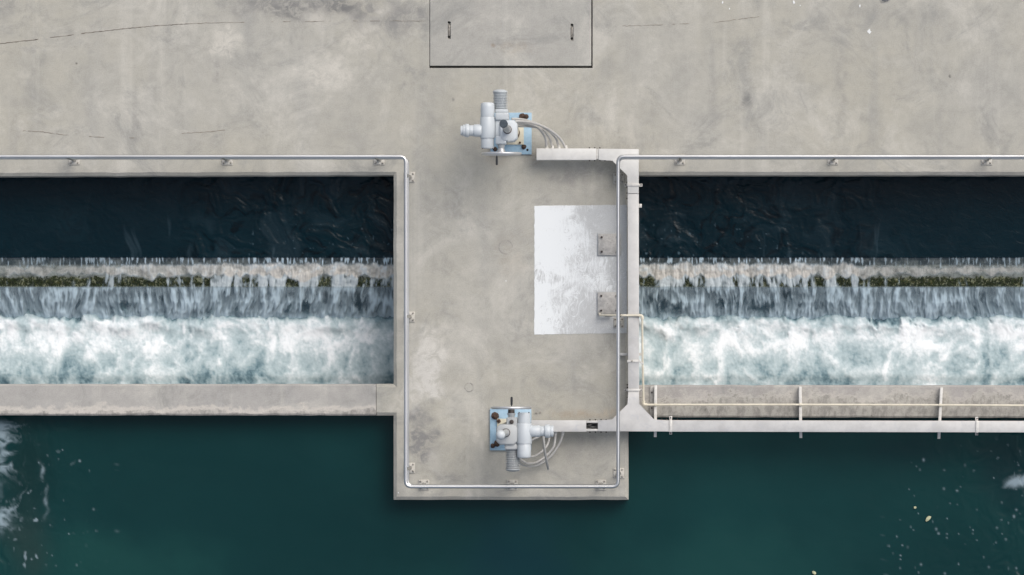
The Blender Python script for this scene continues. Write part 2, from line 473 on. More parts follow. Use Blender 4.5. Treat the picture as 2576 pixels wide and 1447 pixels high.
def cast(pts, z0, z1, d):
    """solid block of cast concrete with a chamfer d round its top edge"""
    bm = nb()
    n = len(pts)
    area = sum(pts[i][0] * pts[(i + 1) % n][1] - pts[(i + 1) % n][0] * pts[i][1] for i in range(n))
    sg = 1 if area > 0 else -1
    inner = []
    for i in range(n):
        a, b, c = Vector(pts[i - 1]), Vector(pts[i]), Vector(pts[(i + 1) % n])
        u, v = (b - a).normalized(), (c - b).normalized()
        n1, n2 = Vector((-u.y, u.x)) * sg, Vector((-v.y, v.x)) * sg
        dd = d * random.uniform(.93, 1.07)
        jx = P(946.6, 0).x                                    # no chamfer along the butt joint of the left cross wall
        d1, d2 = [0.0 if abs(p.x - jx) < .02 and abs(q.x - jx) < .02 else dd for p, q in ((a, b), (b, c))]
        det = n1.x * n2.y - n1.y * n2.x
        if abs(det) < .12: inner.append(b + (n1 + n2) * ((d1 + d2) / 2 / (1 + n1.dot(n2))))
        else: inner.append(b + Vector(((d1 * n2.y - d2 * n1.y) / det, (n1.x * d2 - n2.x * d1) / det)))
    lo = [bm.verts.new((x, y, z0)) for x, y in pts]
    mid = [bm.verts.new((x, y, z1 - d * .8)) for x, y in pts]
    hi = [bm.verts.new((p.x, p.y, z1)) for p in inner]
    bm.faces.new(hi if sg > 0 else hi[::-1]); bm.faces.new(lo[::-1] if sg > 0 else lo)
    for i in range(n):
        j = (i + 1) % n
        for A, B in ((lo, mid), (mid, hi)):
            f = (A[i], A[j], B[j], B[i])
            bm.faces.new(f if sg > 0 else f[::-1])
    return bm

def lathe(bm, p0, d, prof, seg=28):
    """prof: (distance along d, radius)"""
    d = Vector(d).normalized()
    a = d.orthogonal().normalized(); b = d.cross(a)
    rings = []
    for t, r in prof:
        c = Vector(p0) + d * t
        if r < 1e-6: rings.append([bm.verts.new(c)])
        else: rings.append([bm.verts.new(c + (a * math.cos(k * 2 * math.pi / seg) + b * math.sin(k * 2 * math.pi / seg)) * r) for k in range(seg)])
    for r0, r1 in zip(rings, rings[1:]):
        for k in range(seg):
            k2 = (k + 1) % seg
            if len(r0) == 1 and len(r1) == 1: continue
            if len(r0) == 1: bm.faces.new((r0[0], r1[k], r1[k2]))
            elif len(r1) == 1: bm.faces.new((r0[k], r1[0], r0[k2]))
            else: bm.faces.new((r0[k], r1[k], r1[k2], r0[k2]))
    if len(rings[0]) > 1: bm.faces.new(rings[0][::-1])
    if len(rings[-1]) > 1: bm.faces.new(rings[-1])
    return bm

def tube(bm, pts, r, seg=14, cap=True):
    pts = [Vector(p) for p in pts]
    rings = []
    prev = None
    for i, p in enumerate(pts):
        t = (pts[min(i + 1, len(pts) - 1)] - pts[max(i - 1, 0)]).normalized()
        if prev is None: a = t.orthogonal().normalized()
        else: a = (prev - t * prev.dot(t)).normalized()
        prev = a
        b = t.cross(a)
        rr = r(i / (len(pts) - 1)) if callable(r) else r
        rings.append([bm.verts.new(p + (a * math.cos(k * 2 * math.pi / seg) + b * math.sin(k * 2 * math.pi / seg)) * rr) for k in range(seg)])
    for r0, r1 in zip(rings, rings[1:]):
        for k in range(seg):
            bm.faces.new((r0[k], r1[k], r1[(k + 1) % seg], r0[(k + 1) % seg]))
    if cap:
        bm.faces.new(rings[0][::-1]); bm.faces.new(rings[-1])
    return bm

def crspline(pts, n=10):
    pts = [Vector(p) for p in pts]
    q = [pts[0] * 2 - pts[1]] + pts + [pts[-1] * 2 - pts[-2]]
    out = []
    for i in range(1, len(q) - 2):
        for k in range(n):
            t = k / n
            a, b, c, d = q[i - 1], q[i], q[i + 1], q[i + 2]
            out.append(.5 * ((2 * b) + (c - a) * t + (2 * a - 5 * b + 4 * c - d) * t * t + (3 * b - a - 3 * c + d) * t ** 3))
    out.append(pts[-1])
    return out

def rounded_path(pts, rad, n=7):
    pts = [Vector(p) for p in pts]
    out = [pts[0]]
    for a, b, c in zip(pts, pts[1:], pts[2:]):
        u = (a - b).normalized(); v = (c - b).normalized()
        s, e = b + u * rad, b + v * rad
        for k in range(n + 1):
            t = k / n
            out.append(s * (1 - t) ** 2 + b * 2 * t * (1 - t) + e * t * t)
    out.append(pts[-1])
    return out

def densify(pts, step=.12):
    out = [Vector(pts[0])]
    for p in pts[1:]:
        a = out[-1]; b = Vector(p)
        k = max(1, int((b - a).length / step))
        for j in range(1, k + 1): out.append(a.lerp(b, j / k))
    return out

def grid_mesh(name, X, Y, Z, mat, attrs=None):
    ny, nx = X.shape
    me = bpy.data.meshes.new(name)
    co = np.stack([X, Y, Z], -1).reshape(-1, 3).astype(np.float32)
    me.vertices.add(len(co)); me.vertices.foreach_set('co', co.ravel())
    idx = np.arange(ny * nx).reshape(ny, nx)
    q = np.stack([idx[:-1, :-1], idx[1:, :-1], idx[1:, 1:], idx[:-1, 1:]], -1).reshape(-1, 4)
    me.loops.add(q.size); me.loops.foreach_set('vertex_index', q.ravel().astype(np.int32))
    me.polygons.add(len(q)); me.polygons.foreach_set('loop_start', np.arange(0, q.size, 4, dtype=np.int32))
    me.polygons.foreach_set('use_smooth', np.ones(len(q), dtype=bool))
    me.update(calc_edges=True)
    for k, v in (attrs or {}).items():
        at = me.attributes.new(k, 'FLOAT', 'POINT')
        at.data.foreach_set('value', v.astype(np.float32).ravel())
    me.materials.append(mat)
    return me

def jag(pts, step=.16, amp=.0028, closed=True):
    """split long edges and nudge them, like the worn edges of cast concrete"""
    out = []
    n = len(pts)
    for i in range(n if closed else n - 1):
        a = Vector(pts[i]); b = Vector(pts[(i + 1) % n])
        L = (b - a).length
        k = min(260, max(1, int(L / step)))
        nr = Vector((-(b - a).y, (b - a).x)).normalized()
        for j in range(k):
            p = a.lerp(b, j / k)
            if j: p = p + nr * random.gauss(0, amp)
            out.append((p.x, p.y))
    return out

def carve(o, cutter_bm):
    """cut the solid cutter_bm out of o and keep only the result"""
    me = bpy.data.meshes.new('cut'); cutter_bm.to_mesh(me); cutter_bm.free()
    c = bpy.data.objects.new('cut', me); COL.objects.link(c)
    md = o.modifiers.new('cut', 'BOOLEAN'); md.operation = 'DIFFERENCE'; md.object = c; md.solver = 'EXACT'
    dg = bpy.context.evaluated_depsgraph_get()
    new = bpy.data.meshes.new_from_object(o.evaluated_get(dg))
    o.modifiers.clear()
    o.data = new
    bpy.data.objects.remove(c)

def xy(px, py, z=0.0):
    p = P(px, py, z); return (p.x, p.y)

# ------------------------------------------------------------------ the deck and the pier
FAR = 5200
deck_pts = [xy(-FAR, -3600), xy(-FAR, 443), xy(0, 443), xy(990, 440.5), xy(990, 966), xy(947, 966), xy(947, 1045.5), xy(990, 1045.5), xy(990, 1257.5),
            xy(1581, 1257.5), xy(1581, 440.5), xy(FAR + 2576, 440.5), xy(FAR + 2576, -3600)]
deck_bm = cast(jag(deck_pts, .12, .0012), -2.7, 0.0, .034)
deck = obj('deck', deck_bm, M_DECK, smooth=False)
tag(deck, 'weathered grey concrete deck with a pier between two spillways', kind='structure')
carve(deck, pbox(1078.3, 1490.2, -150, 168.8, -.35, .2))

def crack(pts, w, gaps, lab):
    bm = nb(); on = True
    for (a, b) in zip(pts, pts[1:]):
        L = math.hypot(b[0] - a[0], b[1] - a[1])
        k = max(2, int(L / 6))
        row = []
        for j in range(k + 1):
            t = j / k
            c = P(a[0] + (b[0] - a[0]) * t, a[1] + (b[1] - a[1]) * t + random.gauss(0, .5), .0028)
            ww = w * U * (.25 + random.random() * .75) * .5
            row.append((bm.verts.new((c.x, c.y + ww, c.z)), bm.verts.new((c.x, c.y - ww, c.z))))
        for r0, r1 in zip(row, row[1:]):
            if random.random() < .28: on = random.random() > gaps
            if on: bm.faces.new((r0[0], r1[0], r1[1], r0[1]))
    bmesh.ops.delete(bm, geom=[v for v in bm.verts if not v.link_faces], context='VERTS')
    o = obj('crack', bm, M_CRACK if gaps < .2 else M_CRACK_F, deck, smooth=False)
    o['label'] = lab
crack([(-60, 118), (0, 110), (90, 100), (180, 88), (290, 75), (390, 65), (480, 60)], 1.9, .06, 'long dark crack near the upper left corner')
crack([(480, 60), (560, 57), (700, 55), (900, 53), (1070, 53)], 1.3, .45, 'broken continuation of the long crack')
crack([(0, 328), (45, 329), (110, 332), (160, 340), (230, 344), (300, 348), (400, 346), (470, 335), (530, 332), (620, 320)], 1.6, .58, 'faint broken crack above the left railing')
crack([(1565, 66), (1680, 62), (1790, 58), (1870, 47), (1910, 42)], 1.3, .6, 'faint crack right of the concrete cover')

for (px, py, s) in [(1818, 6, 3.5), (1997, 6, 4), (2163, 15, 3.5), (2187, 80, 6.5), (1835, 22, 2.2), (1273, 707, 2.2), (1002, 1240, 2.0), (2013, 14, 2)]:
    bm = nb(); n = 11
    ring = []
    c0 = P(px, py)
    for k in range(n):
        a = k * 2 * math.pi / n; r = s * U * random.uniform(.55, 1.1)
        ring.append((c0.x + math.cos(a) * r * .8, c0.y + math.sin(a) * r * 1.1))
    prism(ring, -.001, .004, 0, bm)
    obj('dropping', bm, M_SPLAT, deck)

# walls below each spillway
def wall(name, pts, mat, label):
    bm = cast(jag(pts, .12, .0013), -2.7, 0.0, .018)
    o = obj(name, bm, mat, loc=Vector((sum(p[0] for p in pts) / len(pts), sum(p[1] for p in pts) / len(pts), -2.7)), smooth=False)
    return tag(o, label, 'wall')
wall('cross_wall', [xy(-FAR, 967), xy(-FAR, 1045), xy(946.2, 1045), xy(946.2, 966.5)], M_BEAM_L, 'pale concrete cross wall below the left spillway, with a tide mark')
wall('cross_wall', [xy(1581.6, 969), xy(1581.6, 1050), xy(FAR + 2576, 1056), xy(FAR + 2576, 974)], M_BEAM_R, 'darker blotchy concrete cross wall below the right spillway, behind the trunking')

# ------------------------------------------------------------------ water
def xs_fine(a, b, step, fa, fb, far_step=60):
    """px positions: fine inside [a,b], coarse out to fa / fb"""
    mid = np.arange(a, b + step, step)
    left = np.arange(fa, a, far_step) if fa < a else np.array([])
    right = np.arange(b + step * 2, fb, far_step) if fb > b else np.array([])
    return np.concatenate([left, mid, right])

Z_UP, Z_POOL, Z_LOW = -0.47, -1.04, -0.26

def calm(px, side):
    """1 close to the pier, falling towards the quiet outer ends"""
    d = (990 - px) if side < 0 else (px - 1600)
    return np.clip(1 - d / 900.0, 0, 1)

def spillway(side):
    if side < 0: fa, a, b, fb = -FAR, -220, 994, 990
    else: fa, a, b, fb = 2577, 1574, 2796, FAR + 2576
    where = 'left' if side < 0 else 'right'
    # --- quiet water above the crest
    xs = xs_fine(a, b, 2.4, fa if side < 0 else 1e9, fb if side > 0 else -1e9)
    ys = np.arange(428, 651, 2.4)
    px, py = np.meshgrid(xs, ys)
    X, Y = px * U, py * U
    act = calm(px, side)
    actf = .10 + .90 * sstep(.05, .75, act + .30 * fbm(X * .9, Y * .9, 3, 5))
    actf = np.maximum(actf, .55 * sstep(485, 448, py + 14 * pn(X * 1.5, Y, 4)) * sstep(-.05, .2, act + .1))
    wx = fbm(X * 1.7, Y * 1.7, 3, 21) * .30; wy = fbm(X * 1.7, Y * 1.7, 3, 31) * .30
    rp = fbm((X + wx) * 3.0, (Y + wy) * 4.0, 4, 41, .6)
    rp2 = fbm((X + wx) * 9, (Y + wy) * 7, 3, 51)
    rp3 = fbm((X + wx) * 22, (Y + wy) * 17, 2, 57)
    hz = actf * (.0085 * rp + .0034 * rp2 + .0013 * rp3)
    hz = hz * sstep(652, 636, py)
    Z = Z_UP - .012 + hz
    st = fbm(X * 9 + fbm(X * 2, Y * 2, 2, 3) * .8, Y * .9, 4, 61)
    fo = sstep(.42, .80, st) * .16 * sstep(480, 560, py) * sstep(0.02, .3, act)
    spk = sstep(.62, .75, pn(X * 26, Y * 20, 71)) * sstep(.45, .7, act) * sstep(540, 600, py) * .5
    refl_lines = ridged((X + 1.6 * wx) * 2.4, (Y + 1.6 * wy) * 3.0, 4, 45, .6)
    fo = np.clip(fo + spk + .06 * actf * sstep(.45, .85, fbm((X + wx) * 2.2, (Y + wy) * 2.6, 4, 47) + .5), 0, 1)
    dark = np.clip(actf * sstep(.66, .88, refl_lines), 0, 1)  # wrinkles mirroring dark surroundings, darkened by colour through this mask
    s = U * (H - Z) / H
    me = grid_mesh('water', (px - VX) * s, -(py - VY) * s, Z, M_UP, {'foam': fo, 'clear': dark})
    o = link_mesh('water', me, M_UP)
    tag(o, f'dark blue water held above the {where} weir', kind='structure')
    # --- the weir: a sill with a sloping back, stained by algae
    ys = np.concatenate([np.arange(636, 722.5, 1.6), [722.6, 723.0, 723.0]])
    xs2 = xs_fine(a, b, 2.4, fa if side < 0 else 1e9, fb if side > 0 else -1e9)
    px, py = np.meshgrid(xs2, ys)
    X, Y = px * U, py * U
    Z = np.interp(py, [636, 646, 649, 668, 695, 722, 723], [-.60, -.53, -.515, -.565, -.64, -.72, -.76])
    lum = fbm(X * 14, Y * 14, 4, 81)
    edge = 697 + 8 * fbm(X * 6, Y * 0, 4, 85, .65)
    alg = sstep(-3, 5, py - edge) * (1 - .25 * sstep(.2, .5, fbm(X * 16, Y * 16, 3, 88)))
    Z = Z + lum * (.004 + .010 * alg) * (py < 722.5)
    Z[-1, :] = -2.4
    s = U * (H - np.maximum(Z, -.85)) / H
    crest = sstep(672, 664, py + 3 * fbm(X * 4, Y * 2, 3, 86))
    Xw, Yw = (px - VX) * s, -(py - VY) * s
    Yw[-1, :] = Yw[-2, :]
    Yw[-1, :] += .05
    me = grid_mesh('weir', Xw, Yw, Z, M_WEIR, {'algae': alg, 'crest': crest})
    o = link_mesh('weir', me, M_WEIR)
    tag(o, f'sloping concrete weir sill under thin water, {where} of the pier', 'weir')
    # --- algae strands on the sill
    bm = nb()
    for k in range(1500):
        x = random.uniform(max(a, -120), min(b, 2700)); y = random.uniform(694, 719)
        if y < 700 and random.random() < .6: continue
        z = np.interp(y, [695, 722], [-.64, -.72]) + .004
        c = P(x, y, float(z))
        L = random.uniform(.012, .040); w = random.uniform(.004, .010)
        dx = random.gauss(0, .010)
        v = [bm.verts.new((c.x - w, c.y, c.z)), bm.verts.new((c.x + w, c.y, c.z + random.uniform(0, .012))),
             bm.verts.new((c.x + dx + w * .4, c.y - L, c.z - L * .35 + random.uniform(.004, .02))), bm.verts.new((c.x + dx - w * .4, c.y - L, c.z - L * .35 + .004))]
        bm.faces.new(v)
    o = obj('algae', bm, M_ALGAE, smooth=False)
    tag(o, f'dark green algae growing along the lip of the {where} weir', kind='stuff')
    # --- film of water running over the sill and falling
    sv = np.concatenate([np.linspace(646, 722, 52), np.linspace(723.5, 822, 70)])
    zc = np.interp(sv, [646, 650, 668, 695, 722, 735, 760, 785, 805, 822], [-.475, -.482, -.53, -.60, -.67, -.71, -.80, -.92, -1.04, -1.16])
    xs3 = xs_fine(a, b, 1.5, fa if side < 0 else 1e9, fb if side > 0 else -1e9)
    px, py = np.meshgrid(xs3, sv)
    zz = np.repeat(zc[:, None], len(xs3), 1)
    X, Y = px * U, py * U
    act = calm(px, side)
    strong = sstep(.05, .62, act + .22 * fbm(X * 1.1, X * 0, 2, 90 + side))
    # the flow fans out a little as it falls
    meander = fbm(X * 2.6, Y * 2.2, 2, 95, .5) * .05 * sstep(695, 790, py) + .16 * (py - 720) * U * pn(X * 1.7, X * 0 + .5, 97)
    Xs = X + meander
    s1 = fbm(Xs * 21, Y * 4.6, 3, 101, .55)             # fine strands
    s2 = fbm(Xs * 8.0 + 3, Y * 2.9, 4, 111, .62)         # broad streams
    s3 = fbm(Xs * 3.0, Y * 2.4, 3, 121)
    glint_tick = pn(X * 40, Y * 7.5, 145) + .6 * pn(X * 75, Y * 14, 147) + .35 * s3
    lum = fbm(Xs * 9, Y * 8, 4, 131, .6)
    lob = np.abs(pn(X * 5.2 + .4 * pn(X * 2, X * 0, 5), X * 0 + .3, 133)) * 1.5       # scalloped puffs where the sheet breaks
    low = 688 + (13 + 8 * strong) * np.clip(lob, 0, 1) - 4 * (1 - strong) + 3 * fbm(X * 14, X * 0, 3, 135)
    top_edge = 671 - 8 * strong + 11 * fbm(X * 6, X * 0, 4, 141, .65)
    z4 = sstep(719, 725, py)
    puff = sstep(-4, 6, py - top_edge) * sstep(5, -4, py - low)
    stream = s2 + .50 * s1 + .35 * s3 + .75 * (strong - .62)      # runs unbroken from the sill into the fall
    f1 = sstep(.12, .62, glint_tick) * (.45 + .40 * strong) * sstep(646, 651, py) * (1 - puff) * (1 - sstep(676, 690, py))  # glints on the glassy crest water, whitened through the foam mask
    f2 = puff * np.clip(.60 + .22 * strong + .75 * lum + .30 * s2, .06, .96) * (.62 + .38 * strong)
    f3 = sstep(-.04, .56, stream) * (.50 + .43 * strong) * sstep(672, 690, py) * (1 - z4)
    fall = sstep(725, 800, py)
    wisp = sstep(-.28, .55, s2 + .60 * s1 + .30 * s3)
    f4 = .27 + .54 * wisp + .10 * s1 + .20 * fall
    hole = sstep(.26, .62, -(s2 * .75 + s3 * .55) + .16 * fall - .20 * (1 - strong)) * sstep(727, 745, py)
    f4 = f4 * (1 - .92 * hole)
    f4 = np.maximum(f4, (.88 + .2 * s2) * sstep(758, 806, py + 24 * s2 + 12 * s3))
    f4 = np.clip(f4, .04, .95)
    sill = np.maximum.reduce([f1, f2, f3])
    foam = np.clip(sill * (1 - z4) + f4 * z4, 0, .96)
    foam *= sstep(645.5, 650, py + 1.2 * s1)
    warm = np.clip((puff * (.85 - .35 * strong * sstep(.0, .5, lum)) + .45 * f3) * (1 - z4), 0, 1)
    disp = (.004 + .010 * strong) * s1 + .012 * strong * lum * (1 - z4) + (.020 * s2 + .008 * s1) * z4
    disp = disp * sstep(646, 656, py)
    Zf = zz + disp * np.where(py < 722, 1.0, .35)
    s = U * (H - zz) / H
    Xw = (px - VX) * s
    Yw = -(py - VY) * s - disp * np.where(py < 722, .25, .9)
    me = grid_mesh('waterfall', Xw, Yw, Zf, M_FILM, {'foam': foam, 'warm': warm, 'spray': .10 + .85 * z4})
    o = link_mesh('waterfall', me, M_FILM)
    tag(o, f'white streaked sheet of water falling over the {where} weir', kind='stuff')
    # --- churned foam below the fall
    xs4 = xs_fine(a, b, 1.9, fa if side < 0 else 1e9, fb if side > 0 else -1e9)
    ys4 = np.arange(700, 982, 1.9)
    px, py = np.meshgrid(xs4, ys4)
    X, Y = px * U, py * U
    wx = fbm(X * 1.9, Y * 1.6, 2, 201 + side) * .11; wy = fbm(X * 1.9, Y * 1.6, 2, 211 + side) * .11
    w2x = fbm((X + wx) * 6, (Y + wy) * 5, 3, 221) * .016; w2y = fbm((X + wx) * 6, (Y + wy) * 5, 3, 231) * .016
    xx, yy = X + wx + w2x, Y + wy + w2y
    n1 = fbm(xx * 2.8, yy * 2.4, 6, 241, .62)
    n2 = fbm(X * 8.5 + wx * 3, Y * 7.5 + wy * 3, 4, 251, .62)
    n0 = fbm(X * 1.1, Y * 1.1, 3, 245)
    # rounded upwellings ringed by soft white veins
    a1, b1 = worley(xx * 4.2 + .25 * n2, yy * 3.3 + .25 * n1, 261)
    a2, b2 = worley(xx * 9.0 + .35 * n2, yy * 6.5, 271)
    v1 = np.exp(-((b1 - a1) / .42) ** 2); v2 = np.exp(-((b2 - a2) / .45) ** 2)
    bub = np.clip(1 - a1 / .62, 0, 1)
    lace = .62 * v1 * (.55 + .6 * np.clip(n1 + .5, 0, 1)) + .20 * v2
    act = calm(px, side)
    prof = np.interp(py, [700, 780, 800, 815, 850, 890, 925, 950, 966, 982], [.1, .14, .40, .54, .59, .49, .39, .33, .27, .24])
    front = 796 + 26 * fbm(xx * 3.6, yy * 2.4, 4, 281, .6) + 13 * fbm(xx * 11, yy * 9, 3, 283) + 10 * fbm(X * 1.1, X * 0, 2, 285)
    front_s = 796 + 22 * fbm(X * 2.6 + .3 * n1, Y * 2.0, 2, 281, .5) + 10 * fbm(X * 1.1, X * 0, 2, 285)
    billow = sstep(-15, 12, py - front)
    n3 = fbm(X * 24, Y * 22, 3, 255, .7)
    fo = prof + .045 + .32 * n1 + .17 * n2 + .13 * n3 + .28 * lace - .08 * bub * sstep(845, 900, py) + .14 * n0
    fo = fo * billow + (.10 + .10 * n2) * (1 - billow)
    fo = np.clip(fo, .03, 1.0)
    # soft, bubbly relief
    hump = np.exp(-((py - front_s - 18) / 24.0) ** 2) * np.clip(.06 + .05 * fbm(X * 4.5, Y * 4.5, 3, 287, .5), -.03, .18)
    Z = Z_POOL + .04 + hump * billow + billow * (.016 * n1 + .006 * n2 + .003 * n3 + .010 * v1) - .05 * (1 - billow)
    Z = Z - .05 * sstep(940, 968, py)
    s = U * (H - (Z_POOL + .05)) / H
    me = grid_mesh('foam', (px - VX) * s, -(py - VY) * s, Z, M_FOAM, {'foam': fo})
    o = link_mesh('foam', me, M_FOAM)
    tag(o, f'churning white foam at the foot of the {where} weir', kind='stuff')

spillway(-1)
spillway(1)

# --- lower basin
xs = np.concatenate([np.arange(-FAR, -160, 120), np.arange(-160, 240, 2.6), np.arange(240, 2240, 9), np.arange(2240, 2740, 2.6), np.arange(2760, FAR + 2576, 120)])
ys = np.concatenate([np.arange(1020, 1480, 3.2), np.arange(1500, 5200, 120)])
px, py = np.meshgrid(xs, ys)
X, Y = px * U, py * U
wx = fbm(X * 2, Y * 2, 3, 301) * .25; wy = fbm(X * 2, Y * 2, 3, 311) * .25
xx, yy = X + wx, Y + wy
rg = ridged(xx * 2.6, yy * 2.0, 4, 321, .55)
cl = fbm(xx * 4.5, yy * 3.2, 5, 331, .6)
# foam drifting in from the left edge
edge = 52 + 26 * pn(Y * 2.2, X * 0 + 2.0, 7)
lace = ridged((X + 1.5 * wx) * 4.6, (Y + 1.5 * wy) * 3.0, 5, 325, .62)
patch = sstep(-.25, .45, fbm(X * 2.2, Y * 3.2, 3, 327) + .18)
maskL = np.exp(-np.clip(px - 4, 0, None) / 36.0) * sstep(1046, 1070, py) * sstep(1385, 1300, py)
foL = sstep(.58, 1.06, lace * .72 + maskL * .52) * sstep(.04, .30, maskL) * (.15 + .85 * patch) * .62
# a thin trailing filament and bits
fil = np.exp(-((px - (95 + 22 * np.sin((py - 1150) / 70.0) + 8 * pn(Y * 9, X * 0, 9))) / 4.5) ** 2) * sstep(1150, 1190, py) * sstep(1320, 1250, py) * sstep(-.2, .35, cl)
bits = sstep(.50, .72, pn(X * 17, Y * 15, 341) + .25 * pn(X * 5, Y * 5, 342)) * np.exp(-((px - 95) / 70.0) ** 2) * sstep(1090, 1190, py) * sstep(-.15, .3, pn(X * 2.5, Y * 2.5, 343))
maskR = np.exp(-((px - 2560) / 34.0) ** 2 - ((py - 1213 + .22 * (px - 2560)) / 17.0) ** 2)
foR = sstep(.45, 1.0, maskR * .7 + lace * .55) * sstep(.05, .4, maskR) * .6
bitsR = sstep(.60, .78, pn(X * 16, Y * 15, 351)) * sstep(2330, 2560, px) * sstep(1075, 1180, py) * .8 * sstep(0, .3, pn(X * 2, Y * 2, 353))
specks = np.zeros_like(X)
for k in range(90):
    sx = random.uniform(2200, 2570); sy = random.uniform(1150, 1450)
    if k > 62: sx = random.uniform(60, 330); sy = random.uniform(1090, 1440)
    r = random.choice([1.2, 1.4, 1.6, 2.0, 2.6])
    specks = np.maximum(specks, random.uniform(.12, .55) * np.exp(-((px - sx) ** 2 + ((py - sy) * random.uniform(.7, 1.3)) ** 2) / (r * r)))
fo = np.clip(np.maximum.reduce([foL, fil * .45, bits * .45, foR, bitsR * .35, specks]), 0, 1)
rough = np.exp(-np.clip(px, 0, None) / 130.0) + np.exp(-np.clip(2576 - px, 0, None) / 130.0)
Z = Z_LOW + .010 * np.clip(rough, 0, 1) * fbm(xx * 5, yy * 5, 3, 361) + .004 * fbm(X * 1.4, Y * 1.8, 3, 371) + fo * .006
s = U * (H - Z_LOW) / H
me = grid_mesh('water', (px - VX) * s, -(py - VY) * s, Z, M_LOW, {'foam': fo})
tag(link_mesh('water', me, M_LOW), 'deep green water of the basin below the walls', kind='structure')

# bed under everything so that no gap shows through
bm = nb(); add_box(bm, -60, 60, -40, 30, -3.2, -2.9)
tag(obj('basin_floor', bm, M_BEAM_R), 'concrete floor of the basin', kind='structure')

# floating bits
def floater(px, py, a, b, rot, mat, label, name, cat):
    c = P(px, py, Z_LOW + .012)
    n = 14
    ring = []
    for k in range(n):
        t = k * 2 * math.pi / n
        r = random.uniform(.8, 1.12) * (1.25 if k == 0 else 1)
        x, y = a * U * r * math.cos(t), b * U * r * math.sin(t)
        ring.append((c.x + x * math.cos(rot) - y * math.sin(rot), c.y + x * math.sin(rot) + y * math.cos(rot)))
    bm = prism(ring, c.z - .006, c.z + .004, .003)
    tag(obj(name, bm, mat, loc=c), label, cat)
floater(2335, 1305, 9, 5, .7, M_LEAF, 'largest pale yellowish leaf floating in the green basin at lower right', 'floating_leaf', 'leaf')
floater(2302, 1277, 3.6, 3.0, .2, M_LEAF, 'small pale round leaf floating just above left of the largest leaf', 'floating_leaf', 'leaf')
floater(2048, 1441, 6, 4, 2.6, M_LEAF, 'pale leaf floating at the bottom edge, right of centre', 'floating_leaf', 'leaf')

# ------------------------------------------------------------------ concrete access cover
c0 = P(1284, 10, -.3)
hatch = thing('access_cover', 'flat concrete access cover with two slotted lifting handles at the top edge', 'access cover', c0)
hb = cast([xy(1081.2, -147), xy(1081.4, 166.0), xy(1487.4, 166.3), xy(1487.6, -147)], -.30, .002, .006)
slab = obj('slab', hb, M_HATCH, hatch, smooth=False)
for (hx, y0, y1) in [(1130.3, 54.5, 98.5), (1439, 60.5, 102.5)]:
    cut = nb()
    pbox(hx - 3.6, hx + 3.6, y0, y1, -.028, .05, 0, cut, 0)
    carve(slab, cut)
    for yy in (y0 + 3.6, y1 - 3.6):
        cut = nb(); lathe(cut, P(hx, yy, -.14), (0, 0, 1), [(0, .012), (.2, .012)], 12)
        carve(slab, cut)
    bm = nb()
    pbox(hx - 2.6, hx + 2.6, y0 + 8, y1 - 8, -.03, -.012, .003, bm, 0)
    obj('lifting_handle', bm, M_BOLT, hatch)

# ------------------------------------------------------------------ painted patch and anchor plates
pp = jag([xy(1344.5, 518), xy(1344.3, 842), xy(1577, 838), xy(1577, 515.5)], .03, .0013)
tag(obj('paint_patch', prism(pp, -.002, .0035), M_PATCH, loc=P(1460, 680), smooth=False), 'brushed white paint patch on the deck beside the right railing', 'paint')

def bolt_bm(c, r, h, seg=6, dome=False):
    bm = nb()
    prof = [(0, r), (h * .75, r), (h, r * .75)]
    if dome: prof = [(0, r), (h * .4, r * .98), (h * .8, r * .7), (h, .0)]
    lathe(bm, c, (0, 0, 1), prof, seg)
    return bm

for (x0, x1, y0, y1, lab) in [(1504.6, 1561, 588, 642.5, 'square steel anchor plate with four dark bolts, upper one on the white patch'),
                              (1503.4, 1560, 735.5, 790.5, 'square steel anchor plate with four dark bolts, lower one beside the cream pipe')]:
    th = thing('anchor_plate', lab, 'steel plate', P((x0 + x1) / 2, (y0 + y1) / 2))
    bm = pbox(x0 - 2.5, x1 + 2.5, y0 - 2, y1 + 2, .001, .010, .002); obj('bedding', bm, M_GREYP, th)
    bm = pbox(x0, x1, y0, y1, .010, .026, .004); obj('plate', bm, M_STEEL_OLD, th)
    src = None
    for bx in (x0 + 9, x1 - 9):
        for by in (y0 + 9, y1 - 9):
            p = P(bx, by, .026)
            if src is None:
                src = obj('bolt', bolt_bm(p, .0125, .022), M_BOLT_D, th); p00 = p
            else: share('bolt', src, th, p - p00)

# ------------------------------------------------------------------ guardrail
RZ, MZ = .92, .50
rail = thing('guardrail', 'galvanised tubular guardrail running round the pier and along both openings', 'railing', P(1288, 700))
corner_px = [(-420, 394), (1020.6, 394), (1020.6, 1224.3), (1554.8, 1224.3), (1554.8, 394), (2996, 394)]
XYr = [P(a, b, RZ) for a, b in corner_px]
bm = tube(nb(), densify(rounded_path(XYr, 15 * U, 8)), .0190, 20)
obj('top_rail', bm, M_RAIL, rail)
bm = tube(nb(), densify(rounded_path([Vector((p.x, p.y, MZ)) for p in XYr], 15 * U, 8)), .0165, 14)
obj('mid_rail', bm, M_RAIL, rail)
posts = []
for px_ in (187, 572, 954, 1710, 2095, 2482): posts.append((px_, None, 0))
for py_ in (446, 797, 1177): posts.append((None, py_, 1))
for px_ in (1066.5, 1289, 1511.5): posts.append((px_, None, 2))
for py_ in (449, 812, 1190.5): posts.append((None, py_, 3))
src_post = src_plate = src_bolt = None
